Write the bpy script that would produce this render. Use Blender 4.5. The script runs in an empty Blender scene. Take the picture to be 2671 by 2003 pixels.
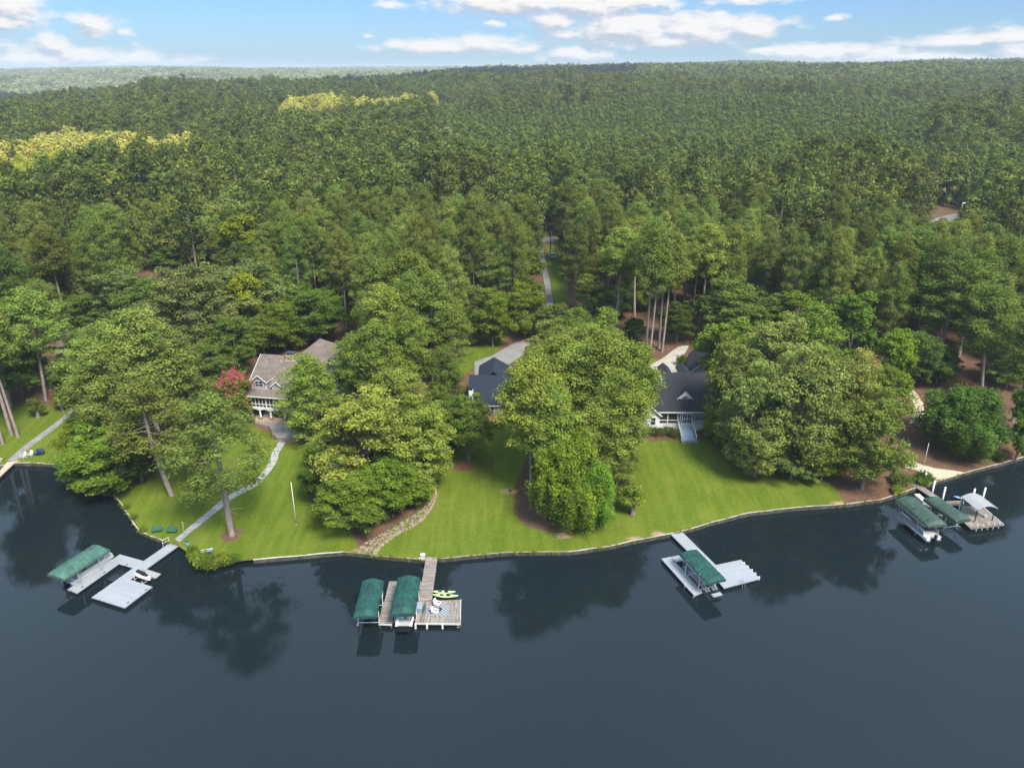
import bpy, math, numpy as np
from mathutils import Vector, Matrix
from mathutils.geometry import tessellate_polygon
R=math.radians
scene=bpy.context.scene; COL=scene.collection
rng=np.random.default_rng(7)
# ---------------------------------------------------------------- camera
CAMH=66.0; PITCH=R(22.3); F=2000.0; CX,CY=1335.5,1001.5
cp,sp=math.cos(PITCH),math.sin(PITCH)
cam=bpy.data.cameras.new('camera'); cam.sensor_width=36; cam.lens=36*F/2671; cam.clip_end=30000; cam.clip_start=1
camo=bpy.data.objects.new('camera',cam); COL.objects.link(camo)
camo.location=(0,0,CAMH); camo.rotation_euler=(R(90)-PITCH,0,0); scene.camera=camo
# ---------------------------------------------------------------- light and exposure
SUN_EL,SUN_AZ=R(52),R(148)      # azimuth clockwise from +Y (the view direction): light comes from the right, a little behind us
SKY_STR=0.062; SUN_STR=2.9
scene.view_settings.view_transform='Standard'; scene.view_settings.look='None'
scene.view_settings.exposure=1.6; scene.view_settings.gamma=1
sl=bpy.data.lights.new('sun','SUN'); sl.energy=SUN_STR; sl.angle=R(18); sl.color=(1,.93,.80)
so=bpy.data.objects.new('sun',sl); COL.objects.link(so)
sd=Vector((math.sin(SUN_AZ)*math.cos(SUN_EL),math.cos(SUN_AZ)*math.cos(SUN_EL),math.sin(SUN_EL)))
so.rotation_euler=sd.to_track_quat('Z','Y').to_euler()
scene.cycles.max_bounces=7; scene.cycles.diffuse_bounces=4; scene.cycles.glossy_bounces=3
scene.cycles.transmission_bounces=3; scene.cycles.volume_bounces=0; scene.cycles.transparent_max_bounces=6
scene.cycles.use_adaptive_sampling=True; scene.cycles.use_denoising=True
world=bpy.data.worlds.new('World'); scene.world=world; world.use_nodes=True
def ray(px,py):
    x=(px-CX)/F; u=-(py-CY)/F
    return np.array([x, cp+u*sp, -sp+u*cp])
def build_world():
    nt=world.node_tree; N=nt.nodes; L=nt.links; N.clear()
    def nd(t,**k):
        n=N.new(t)
        for a,b in k.items(): setattr(n,a,b)
        return n
    def math_(op,a,b=None,c=None,clamp=False):
        n=nd('ShaderNodeMath',operation=op,use_clamp=clamp)
        for i,v in enumerate((a,b,c)):
            if v is None: continue
            if isinstance(v,(int,float)): n.inputs[i].default_value=v
            else: L.new(v,n.inputs[i])
        return n.outputs[0]
    out=nd('ShaderNodeOutputWorld'); bg=nd('ShaderNodeBackground'); bg.inputs['Strength'].default_value=SKY_STR
    L.new(bg.outputs[0],out.inputs[0])
    sky=nd('ShaderNodeTexSky',sky_type='NISHITA',sun_disc=False,sun_elevation=SUN_EL,sun_rotation=SUN_AZ,altitude=150,air_density=1.0,dust_density=0.6,ozone_density=2.0)
    tc=nd('ShaderNodeTexCoord'); sep=nd('ShaderNodeSeparateXYZ'); L.new(tc.outputs['Generated'],sep.inputs[0])
    el=math_('ARCSINE',sep.outputs['Z']); az=math_('ARCTAN2',sep.outputs['X'],sep.outputs['Y'])
    cmb=nd('ShaderNodeCombineXYZ'); L.new(az,cmb.inputs[0]); L.new(el,cmb.inputs[1])
    base=cmb.outputs[0]
    # clouds of the photo: (px,py,half width px,half height px,gain)
    C=[(40,30,80,38,1),(10,60,50,30,1),(240,62,55,26,1),(320,84,22,9,.8),(126,112,44,26,1.1),(60,150,170,26,.9),(250,148,150,24,1),(400,160,130,16,.8),
       (1100,122,110,20,1.05),(1250,118,140,24,1.05),(1380,128,50,14,.9),(1500,142,110,20,.9),(1290,62,26,12,.8),(1020,10,40,12,.8),(960,95,14,6,.8),
       (1330,10,190,34,1.2),(1550,12,190,30,1.2),(1450,55,90,26,1.0),(1640,75,200,44,1.3),(1820,75,200,40,1.3),(1960,85,80,22,1.0),(1470,92,40,10,.8),(1730,108,150,20,1.1),
       (2175,46,28,8,.9),(1930,5,90,10,.7),(2150,140,170,26,.95),(2400,148,160,16,.85),(2520,108,200,13,.95),(2640,92,120,20,1.0),(2640,130,60,24,1),(2000,132,60,8,.6),
       (2560,160,170,14,.8),(-150,90,120,30,1),(2850,110,160,40,1),(-300,150,160,26,1),(3050,150,160,26,1)]
    pts=[]
    for px,py,w,h,g in C:
        d=ray(px,py); a=math.atan2(d[0],d[1]); e=math.asin(d[2]/np.linalg.norm(d))
        pts.append((a,e,w/1850*math.cos(a)**1.2,h/1950,g))
    def field(vec):
        nz=nd('ShaderNodeTexNoise'); nz.inputs['Scale'].default_value=1.0; nz.inputs['Detail'].default_value=6; nz.inputs['Roughness'].default_value=.6
        mp=nd('ShaderNodeVectorMath',operation='MULTIPLY'); mp.inputs[1].default_value=(30,75,1); L.new(vec,mp.inputs[0]); L.new(mp.outputs[0],nz.inputs['Vector'])
        cur=None
        for a,e,w,h,g in pts:
            s=nd('ShaderNodeVectorMath',operation='SUBTRACT'); L.new(vec,s.inputs[0]); s.inputs[1].default_value=(a,e,0)
            m=nd('ShaderNodeVectorMath',operation='MULTIPLY'); L.new(s.outputs[0],m.inputs[0]); m.inputs[1].default_value=(1/w,1/h,0)
            ln=nd('ShaderNodeVectorMath',operation='LENGTH'); L.new(m.outputs[0],ln.inputs[0])
            v=math_('MULTIPLY_ADD',ln.outputs['Value'],-.9*g,1.0*g)
            cur=v if cur is None else math_('MAXIMUM',cur,v)
        n=math_('MULTIPLY_ADD',nz.outputs['Fac'],2.3,-1.2)
        return math_('ADD',cur,n)
    D0=field(base)
    up=nd('ShaderNodeVectorMath',operation='ADD'); L.new(base,up.inputs[0]); up.inputs[1].default_value=(0.006,0.0085,0)
    D1=field(up.outputs[0])
    mr=nd('ShaderNodeMapRange',interpolation_type='SMOOTHSTEP'); L.new(D0,mr.inputs[0]); mr.inputs[1].default_value=-.16; mr.inputs[2].default_value=.70
    mask=mr.outputs[0]
    sh=math_('MULTIPLY_ADD',math_('SUBTRACT',D0,D1),1.2,.64,clamp=True)
    cr=nd('ShaderNodeValToRGB'); L.new(sh,cr.inputs[0])
    e=cr.color_ramp.elements; e[0].position=.15; e[0].color=(2.9,3.2,3.75,1); e[1].position=.95; e[1].color=(5.1,5.0,4.95,1)
    # blue of the sky near the horizon: air made slightly bluer, whitening into the last degrees above the trees
    tint=nd('ShaderNodeMix',data_type='RGBA',blend_type='MULTIPLY'); tint.inputs[0].default_value=1
    L.new(sky.outputs[0],tint.inputs[6]); tint.inputs[7].default_value=(.36,.53,.80,1)
    # thin high overcast away from the horizon (its soft light fills the shade, and the lake mirrors it)
    nz=nd('ShaderNodeTexNoise'); nz.inputs['Scale'].default_value=2.2; nz.inputs['Detail'].default_value=5; L.new(tc.outputs['Generated'],nz.inputs['Vector'])
    hi=nd('ShaderNodeMapRange',interpolation_type='SMOOTHSTEP'); L.new(el,hi.inputs[0]); hi.inputs[1].default_value=R(9); hi.inputs[2].default_value=R(30)
    hm=math_('MULTIPLY',hi.outputs[0],math_('MULTIPLY_ADD',nz.outputs['Fac'],.6,.35,clamp=True),clamp=True)
    m1=nd('ShaderNodeMix',data_type='RGBA'); L.new(hm,m1.inputs[0]); L.new(tint.outputs[2],m1.inputs[6]); m1.inputs[7].default_value=(6.7,9.4,12.2,1)
    m2=nd('ShaderNodeMix',data_type='RGBA'); L.new(mask,m2.inputs[0]); L.new(m1.outputs[2],m2.inputs[6]); L.new(cr.outputs[0],m2.inputs[7])
    L.new(m2.outputs[2],bg.inputs['Color'])
build_world()
# ---------------------------------------------------------------- geometry of the ground
def W(px,py,z=0.0):
    d=ray(px,py); t=(z-CAMH)/d[2]; return np.array([d[0]*t,d[1]*t,z])
def proj(x,y,z):
    dz=z-CAMH; fwd=y*cp-dz*sp; up=y*sp+dz*cp
    return CX+F*x/fwd, CY-F*up/fwd
SHORE=[(-900,1480),(-500,1350),(-100,1232),(10,1213),(35,1207.6),(80,1207),(142,1211),(206,1228),(235,1255),(269,1284),(294,1288),(310,1306),(330,1335),(348,1363),(364,1385),(395,1398),(427,1410),(465,1424),(490,1440),(505,1465),(530,1484),(560,1482),(590,1472),(620,1463),(660,1460),(700,1456),(900.7,1438.3),(978.5,1448.5),(1098,1459.3),(1148.5,1456.4),(1333,1439.4),(1483,1439),(1585,1425),(1686.5,1402.8),(1743.5,1392.6),(1780,1384.5),(1857,1362),(1951,1337.7),(2073,1323.4),(2200,1315.3),(2297.8,1303),(2387,1273),(2449,1254),(2528.6,1229.5),(2608,1209.6),(2671,1191.7),(2900,1120),(3400,960)]
SW=[W(a,b,.6) for a,b in SHORE]
S_AZ=np.array([math.atan2(p[0],p[1]) for p in SW]); S_R=np.array([math.hypot(p[0],p[1]) for p in SW])
AZT=np.radians([-60,-40,-31,-20,-10,0,10,20,31,40,60])
RT=np.array([0,200,300,450,700,1000,1400,2000,3000,4500,7000,12000.])
HT=np.array([[4]*11,[7,7,7,8,8,8,8,8,8,8,8],[11,11,11,12,12,12,12,12,12,12,12],[13,13,13,14,16,17,17,17,16,15,15],
 [12,12,14,20,23,25,25,24,23,22,22],[6,6,12,29,33,33,32,32,32,32,32],[2,2,4,16,26,43,51,52,52,52,52],
 [0,0,0,6,20,42,55,56,56,56,56],[24,24,26,30,36,46,56,56,56,56,56],[38,38,40,42,44,46,50,52,52,52,52],[44,44,46,48,48,48,50,50,50,50,50],[44]*11],float)
def bil(az,r):
    az=np.clip(az,AZT[0],AZT[-1]); r=np.clip(r,0,11999)
    i=np.clip(np.searchsorted(AZT,az)-1,0,len(AZT)-2); j=np.clip(np.searchsorted(RT,r,side='right')-1,0,len(RT)-2)
    u=(az-AZT[i])/(AZT[i+1]-AZT[i]); v=(r-RT[j])/(RT[j+1]-RT[j]); u=u*u*(3-2*u); v=v*v*(3-2*v)
    return (HT[j,i]*(1-u)+HT[j,i+1]*u)*(1-v)+(HT[j+1,i]*(1-u)+HT[j+1,i+1]*u)*v
def hgt(x,y):
    x=np.asarray(x,float); y=np.asarray(y,float)
    az=np.arctan2(x,y); r=np.hypot(x,y); t=np.maximum(r-np.interp(az,S_AZ,S_R),0)
    k2=np.clip((r-330)/300,0,1)*np.clip((1500-r)/400,0,1); far0=k2*(3.2*np.sin(x*.012+y*.007+.5)+2.4*np.sin(y*.021-x*.006+1))
    near=.58+.088*t+.12*np.sin(x*.07+1)*np.clip(t/20,0,1)*np.cos(y*.05)
    far=bil(az,r)+far0; k=np.clip((r-900)/1500,0,1)
    far=far+k*(7*np.sin(x*.0031+y*.0017)+5*np.sin(x*.0071-y*.0043+2)+3.5*np.sin(x*.017+1)*np.cos(y*.011))
    s=np.clip((r-150)/110,0,1); s=s*s*(3-2*s)
    return near*(1-s)+far*s
def G(px,py):
    d=ray(px,py); ts=np.concatenate([np.linspace(60,400,1400),np.linspace(400,6000,3000)])
    z=CAMH+d[2]*ts; g=hgt(d[0]*ts,d[1]*ts); k=int(np.argmax(z<=g))
    if z[k]>g[k]: k=len(ts)-1
    t=ts[k]
    if k>0:
        a=z[k-1]-g[k-1]; b=z[k]-g[k]
        if a>b: t=ts[k-1]+(ts[k]-ts[k-1])*a/(a-b)
    return np.array([d[0]*t,d[1]*t,float(hgt(d[0]*t,d[1]*t))])
def inpoly(px,py,poly):
    px=np.asarray(px); py=np.asarray(py); c=np.zeros(px.shape,bool); n=len(poly)
    for i in range(n):
        x0,y0=poly[i]; x1,y1=poly[(i+1)%n]
        if y0==y1: continue
        t=((y0>py)!=(y1>py))&(px<(x1-x0)*(py-y0)/(y1-y0)+x0); c^=t
    return c
# ---------------------------------------------------------------- materials
MATS={}
def new_mat(name):
    m=bpy.data.materials.new(name); m.use_nodes=True; nt=m.node_tree
    return m,nt,nt.nodes,nt.links,nt.nodes['Principled BSDF']
def mat(name,col,rough=.7,var=.25,scale=1.5,metal=0,bump=0,spec=.3,detail=4,stretch=None,col2=None,boards=None):
    """surface with colour variation from noise; boards=(axis,width) gives each board its own tone"""
    if name in MATS: return MATS[name]
    m,nt,N,L,b=new_mat(name); MATS[name]=m
    tc=N.new('ShaderNodeTexCoord'); mp=N.new('ShaderNodeMapping'); L.new(tc.outputs['Object'],mp.inputs[0])
    if stretch: mp.inputs['Scale'].default_value=stretch
    nz=N.new('ShaderNodeTexNoise'); nz.inputs['Scale'].default_value=scale; nz.inputs['Detail'].default_value=detail; nz.inputs['Roughness'].default_value=.65
    L.new(mp.outputs[0],nz.inputs['Vector'])
    cr=N.new('ShaderNodeValToRGB'); e=cr.color_ramp.elements; e[0].position=.3; e[1].position=.72
    c2=col2 or tuple(min(1,c*(1+var)) for c in col); c1=tuple(c*(1-var) for c in col)
    e[0].color=(*c1,1); e[1].color=(*c2,1); L.new(nz.outputs['Fac'],cr.inputs[0]); src=cr.outputs[0]
    if boards:
        ax,wd=boards; sx=N.new('ShaderNodeSeparateXYZ'); L.new(tc.outputs['Object'],sx.inputs[0])
        d=N.new('ShaderNodeMath'); d.operation='DIVIDE'; L.new(sx.outputs[ax],d.inputs[0]); d.inputs[1].default_value=wd
        fl=N.new('ShaderNodeMath'); fl.operation='FLOOR'; L.new(d.outputs[0],fl.inputs[0])
        wn=N.new('ShaderNodeTexWhiteNoise'); wn.noise_dimensions='1D'; L.new(fl.outputs[0],wn.inputs['W'])
        fr=N.new('ShaderNodeMath'); fr.operation='FRACT'; L.new(d.outputs[0],fr.inputs[0])
        gp=N.new('ShaderNodeMath'); gp.operation='GREATER_THAN'; L.new(fr.outputs[0],gp.inputs[0]); gp.inputs[1].default_value=.07
        ma=N.new('ShaderNodeMath'); ma.operation='MULTIPLY_ADD'; L.new(wn.outputs['Value'],ma.inputs[0]); ma.inputs[1].default_value=.5*min(1,var*2.2); ma.inputs[2].default_value=1-.25*min(1,var*2.2)
        mb=N.new('ShaderNodeMath'); mb.operation='MULTIPLY_ADD'; L.new(gp.outputs[0],mb.inputs[0]); mb.inputs[1].default_value=.6; mb.inputs[2].default_value=.4
        mm=N.new('ShaderNodeMath'); mm.operation='MULTIPLY'; L.new(ma.outputs[0],mm.inputs[0]); L.new(mb.outputs[0],mm.inputs[1])
        vm=N.new('ShaderNodeVectorMath'); vm.operation='SCALE'; L.new(src,vm.inputs[0]); L.new(mm.outputs[0],vm.inputs['Scale']); src=vm.outputs[0]
    L.new(src,b.inputs['Base Color']); b.inputs['Roughness'].default_value=rough; b.inputs['Metallic'].default_value=metal
    b.inputs['Specular IOR Level'].default_value=spec
    if bump:
        bp=N.new('ShaderNodeBump'); bp.inputs['Strength'].default_value=bump; bp.inputs['Distance'].default_value=.05
        L.new(nz.outputs['Fac'],bp.inputs['Height']); L.new(bp.outputs[0],b.inputs['Normal'])
    return m
def foliage(name,c0,c1,trans=.36,vr=(.78,1.22)):
    if name in MATS: return MATS[name]
    m,nt,N,L,b=new_mat(name); MATS[name]=m; N.remove(b); out=N['Material Output']
    at=N.new('ShaderNodeAttribute'); at.attribute_name='tint'
    cr=N.new('ShaderNodeValToRGB'); e=cr.color_ramp.elements; e[0].color=(*c0,1); e[1].color=(*c1,1); L.new(at.outputs['Fac'],cr.inputs[0])
    oi=N.new('ShaderNodeObjectInfo')
    mx=N.new('ShaderNodeMix'); mx.data_type='RGBA'; mx.blend_type='MULTIPLY'; mx.inputs[0].default_value=1; L.new(cr.outputs[0],mx.inputs[6]); L.new(oi.outputs['Color'],mx.inputs[7])
    hv=N.new('ShaderNodeHueSaturation'); L.new(mx.outputs[2],hv.inputs['Color'])
    a=N.new('ShaderNodeMapRange'); L.new(oi.outputs['Random'],a.inputs[0]); a.inputs[3].default_value=.485; a.inputs[4].default_value=.52; L.new(a.outputs[0],hv.inputs['Hue'])
    wn=N.new('ShaderNodeTexWhiteNoise'); wn.noise_dimensions='1D'; L.new(oi.outputs['Random'],wn.inputs['W'])
    v=N.new('ShaderNodeMapRange'); L.new(wn.outputs['Value'],v.inputs[0]); v.inputs[3].default_value=vr[0]; v.inputs[4].default_value=vr[1]; L.new(v.outputs[0],hv.inputs['Value'])
    d=N.new('ShaderNodeBsdfDiffuse'); t=N.new('ShaderNodeBsdfTranslucent'); L.new(hv.outputs[0],d.inputs[0]); L.new(hv.outputs[0],t.inputs[0])
    s=N.new('ShaderNodeMixShader'); s.inputs[0].default_value=trans; L.new(d.outputs[0],s.inputs[1]); L.new(t.outputs[0],s.inputs[2]); L.new(s.outputs[0],out.inputs[0])
    return m
PINE=foliage('pine_needles',(.056,.080,.018),(.210,.262,.055))
LEAF=foliage('broad_leaves',(.046,.070,.016),(.195,.245,.050))
PALE=foliage('grey_green_leaves',(.075,.092,.028),(.245,.275,.078))
YELL=foliage('yellow_green_leaves',(.075,.110,.012),(.270,.330,.040))
PINK=foliage('pink_blossom',(.30,.03,.06),(.62,.14,.22))
BARK=mat('pine_bark',(.23,.185,.155),.9,.35,3,stretch=(1,1,.25),bump=.4)
BARKD=mat('grey_bark',(.17,.145,.12),.9,.35,3,bump=.3)
WHITE=mat('white_paint',(.52,.52,.51),.5,.05,2)
OFFW=mat('aged_white_paint',(.44,.43,.41),.6,.10,2)
ALU=mat('aluminium',(.55,.56,.57),.38,.08,4,metal=.7)
GLASS=mat('dark_glass',(.018,.022,.028),.08,.3,.8,spec=.6)
SCREEN=mat('porch_screen',(.022,.024,.028),.5,.3,.8)
GREENV=mat('green_vinyl',(.018,.036,.042),.6,.22,1.7,bump=.2,spec=.15,col2=(.016,.085,.066),stretch=(1,.5,1))
GREENO=mat('faded_green_vinyl',(.030,.045,.042),.65,.2,.8,bump=.3,col2=(.045,.095,.065))
GREENL=mat('pale_green_vinyl',(.042,.100,.076),.55,.35,1.0,bump=.3)
BLACK=mat('black_plastic',(.012,.012,.014),.4,.2,3)
NAVY=mat('navy_paint',(.015,.025,.09),.5,.2,3)
CONC=mat('concrete',(.175,.17,.165),.9,.16,.6,bump=.1)
CONCD=mat('weathered_concrete',(.18,.175,.165),.9,.25,.7,bump=.15)
SAND=mat('tan_concrete',(.36,.30,.225),.9,.15,.7)
STONE=mat('tan_stone',(.20,.15,.10),.9,.4,2.2,bump=.5,col2=(.38,.31,.22))
DECKW=mat('composite_deck',(.25,.265,.29),.55,.07,.8,boards=(0,.30))
DECKB=mat('weathered_boards',(.20,.17,.145),.85,.45,.9,stretch=(6,1,1),boards=(0,.15),col2=(.29,.25,.225))
DECKC=mat('weathered_cross_boards',(.20,.17,.145),.85,.45,.9,stretch=(1,6,1),boards=(1,.15),col2=(.29,.25,.225))
DARKW=mat('dark_timber',(.08,.06,.05),.9,.3,2)
# ---------------------------------------------------------------- mesh building
class MB:
    def __init__(s): s.v=[]; s.f=[]
    def add(s,vs,fs):
        o=len(s.v); s.v+= [tuple(float(c) for c in v) for v in vs]; s.f+=[tuple(i+o for i in f) for f in fs]; return s
    def box(s,x0,y0,z0,x1,y1,z1):
        return s.add([(x0,y0,z0),(x1,y0,z0),(x1,y1,z0),(x0,y1,z0),(x0,y0,z1),(x1,y0,z1),(x1,y1,z1),(x0,y1,z1)],
         [(3,2,1,0),(4,5,6,7),(0,1,5,4),(1,2,6,5),(2,3,7,6),(3,0,4,7)])
    def bar(s,p,q,w,h=None,up=(0,0,1)):
        p=Vector(p);q=Vector(q);h=h or w; d=(q-p).normalized(); u=Vector(up)
        if abs(d.dot(u))>.98: u=Vector((1,0,0))
        a=d.cross(u).normalized()*w/2; b=a.cross(d).normalized()*h/2
        vs=[p-a-b,p+a-b,p+a+b,p-a+b,q-a-b,q+a-b,q+a+b,q-a+b]
        return s.add(vs,[(0,3,2,1),(4,5,6,7),(0,1,5,4),(1,2,6,5),(2,3,7,6),(3,0,4,7)])
    def tube(s,pts,rad,n=8):
        pts=[Vector(p) for p in pts]; rad=rad if hasattr(rad,'__len__') else [rad]*len(pts); vs=[];fs=[]
        for i,p in enumerate(pts):
            d=(pts[min(i+1,len(pts)-1)]-pts[max(i-1,0)]).normalized(); u=Vector((0,0,1)) if abs(d.z)<.9 else Vector((1,0,0))
            a=d.cross(u).normalized(); b=a.cross(d)
            vs+=[p+(a*math.cos(2*math.pi*k/n)+b*math.sin(2*math.pi*k/n))*rad[i] for k in range(n)]
        for i in range(len(pts)-1):
            fs+=[(i*n+k,i*n+(k+1)%n,(i+1)*n+(k+1)%n,(i+1)*n+k) for k in range(n)]
        fs+=[tuple(range(n-1,-1,-1)),tuple(range((len(pts)-1)*n,len(pts)*n))]
        return s.add(vs,fs)
    def prism(s,poly,z0,z1):
        n=len(poly); a=sum(poly[i][0]*poly[(i+1)%n][1]-poly[(i+1)%n][0]*poly[i][1] for i in range(n))
        if a<0: poly=poly[::-1]
        vs=[(p[0],p[1],z0) for p in poly]+[(p[0],p[1],z1) for p in poly]
        return s.add(vs,[tuple(range(n-1,-1,-1)),tuple(range(n,2*n))]+[(i,(i+1)%n,n+(i+1)%n,n+i) for i in range(n)])
    def slab(s,quad,th):
        """a sheet given by its upper corners, th thick downward along its normal"""
        q=[Vector(p) for p in quad]; nrm=(q[1]-q[0]).cross(q[2]-q[0]).normalized()
        if nrm.z<0: q=q[::-1]; nrm=-nrm
        n=len(q); vs=q+[p-nrm*th for p in q]
        return s.add(vs,[tuple(range(n)),tuple(range(2*n-1,n-1,-1))]+[(i,n+i,n+(i+1)%n,(i+1)%n) for i in range(n)])
    def extr(s,poly,axis,a,b):
        """extrude polygon [(u,z)] along x (axis 0) or y (axis 1) from a to b"""
        n=len(poly); f=(lambda u,z,t:(t,u,z)) if axis==0 else (lambda u,z,t:(u,t,z))
        vs=[f(u,z,a) for u,z in poly]+[f(u,z,b) for u,z in poly]
        return s.add(vs,[tuple(range(n-1,-1,-1)),tuple(range(n,2*n))]+[(i,(i+1)%n,n+(i+1)%n,n+i) for i in range(n)])
    def build(s,name,m,parent=None,smooth=False,loc=None):
        me=bpy.data.meshes.new(name); me.from_pydata(s.v,[],s.f); me.materials.append(m)
        import bmesh
        bm=bmesh.new(); bm.from_mesh(me); bmesh.ops.recalc_face_normals(bm,faces=bm.faces); bm.to_mesh(me); bm.free()
        if smooth:
            for p in me.polygons: p.use_smooth=True
        o=bpy.data.objects.new(name,me); COL.objects.link(o)
        if parent: o.parent=parent
        if loc is not None: o.location=loc
        return o
def tag(o,label=None,cat=None,group=None,kind=None):
    if label: o['label']=label
    if cat: o['category']=cat
    if group: o['group']=group
    if kind: o['kind']=kind
    return o
def thing(name,label,cat,loc=(0,0,0),rz=0,group=None):
    o=bpy.data.objects.new(name,None); COL.objects.link(o); o.location=tuple(float(c) for c in loc); o.rotation_euler=(0,0,rz)
    o.empty_display_size=.3
    return tag(o,label,cat,group)
def dup(root,loc,rz,label,group=None,scale=None):
    r=root.copy(); COL.objects.link(r); r.location=tuple(float(c) for c in loc); r.rotation_euler=(0,0,rz); r['label']=label
    if group: r['group']=group
    if scale: r.scale=scale
    for ch in list(root.children):
        c=ch.copy(); COL.objects.link(c); c.parent=r
        for g in ch.children:
            d=g.copy(); COL.objects.link(d); d.parent=c
    return r
def local(o,p):
    """world point into the frame of thing o (location + z rotation)"""
    x=p[0]-o.location[0]; y=p[1]-o.location[1]; a=-o.rotation_euler[2]
    return (x*math.cos(a)-y*math.sin(a), x*math.sin(a)+y*math.cos(a), p[2]-o.location[2])
# ---------------------------------------------------------------- ground
LAWNS=[[(-200,1290),(35,1207),(142,1211),(206,1228),(230,1245),(222,1200),(212,1150),(200,1110),(190,1066),(90,1050),(0,1052),(-200,1060)],
 [(294,1288),(310,1306),(348,1363),(395,1398),(470,1424),(505,1465),(530,1484),(620,1463),(900,1438),(1098,1460),(1333,1440),(1483,1439),(1686,1403),(1857,1362),(2073,1324),(2203,1316),
  (2196,1296),(2167,1262),(2114,1243),(2012,1236),(1910,1203),(1870,1165),(1850,1150),(1760,1150),(1690,1146),(1640,1100),(1560,1090),(1440,1100),(1290,1100),(1220,1080),(1150,1130),(1000,1130),(900,1140),(800,1140),(700,1130),(650,1105),(560,1110),(470,1130),(420,1180),(390,1250),(330,1275)],
 [(1630,958),(1700,958),(1725,948),(1712,936),(1640,935),(1600,945)],[(2420,592),(2500,570),(2530,580),(2470,612),(2430,618)],[(1422,636),(1476,632),(1480,800),(1440,800)],[(1190,880),(1320,880),(1290,930),(1235,960),(1190,990),(1180,950)]]
STRAW=[[(1345,1264),(1341,1346),(1381,1374),(1434,1390),(1528,1382),(1581,1354),(1601,1285),(1640,1215),(1630,1140),(1500,1080),(1400,1110),(1370,1200)],
 [(800,1290),(870,1372),(917,1385),(935,1432),(946,1440),(1000,1395),(1090,1330),(1130,1290),(1150,1250),(1100,1150),(900,1150),(800,1200)],
 [(1180,1225),(1230,1230),(1245,1215),(1225,1200),(1190,1205)],[(1870,1120),(1870,1160),(1920,1205),(2020,1237),(2120,1243),(2120,1100)],
 [(1690,1130),(1695,1150),(1770,1146),(1830,1146),(1900,1160),(1880,1120)]]
BARE=[(1330,1281,1.3),(575,1455,1.4),(1470,1398,1.3),(1655,1404,1.0),(2185,1312,1.2),(930,1440,1.3),(1720,1392,1.2)]
def fan():
    az=np.radians(np.concatenate([np.linspace(-60,-40,24,endpoint=False),np.linspace(-40,40,340),np.linspace(40,60,24)[1:]]))
    t=np.concatenate([np.arange(0,110,.45),110*1.032**np.arange(0,150)]); t=t[t<12500]
    A,T=np.meshgrid(az,t,indexing='ij'); RR=np.interp(A,S_AZ,S_R)+T
    X=RR*np.sin(A); Y=RR*np.cos(A); Z=hgt(X,Y)
    px,py=proj(X,Y,Z)
    m=np.zeros(X.shape); near=RR<330
    for p in LAWNS: m[inpoly(px,py,p)&near]=1
    st=np.zeros(X.shape)
    for p in STRAW: st[inpoly(px,py,p)&near]=1
    for x,y,r in [(605,1396,1.5),(1650,1341,.7)]:
        c=G(x,y); st[np.hypot(X-c[0],Y-c[1])<r]=1
    m[st>0]=0
    br=np.zeros(X.shape)
    for x,y,r in BARE:
        c=G(x,y); br=np.maximum(br,np.exp(-((X-c[0])**2/(r*1.4)**2+(Y-c[1])**2/(r*.8)**2)))
    hard=m>.5
    for _ in range(2):
        m=(np.roll(m,1,0)+np.roll(m,-1,0)+np.roll(m,1,1)+np.roll(m,-1,1)+m*2)/6
    na,nr=X.shape; idx=np.arange(na*nr).reshape(na,nr)
    q=np.stack([idx[:-1,:-1],idx[1:,:-1],idx[1:,1:],idx[:-1,1:]],-1).reshape(-1,4)
    V=np.stack([X,Y,Z],-1).reshape(-1,3); fl=hard[:-1,:-1].reshape(-1)
    return V,q,fl,m.reshape(-1),br.reshape(-1)
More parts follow.
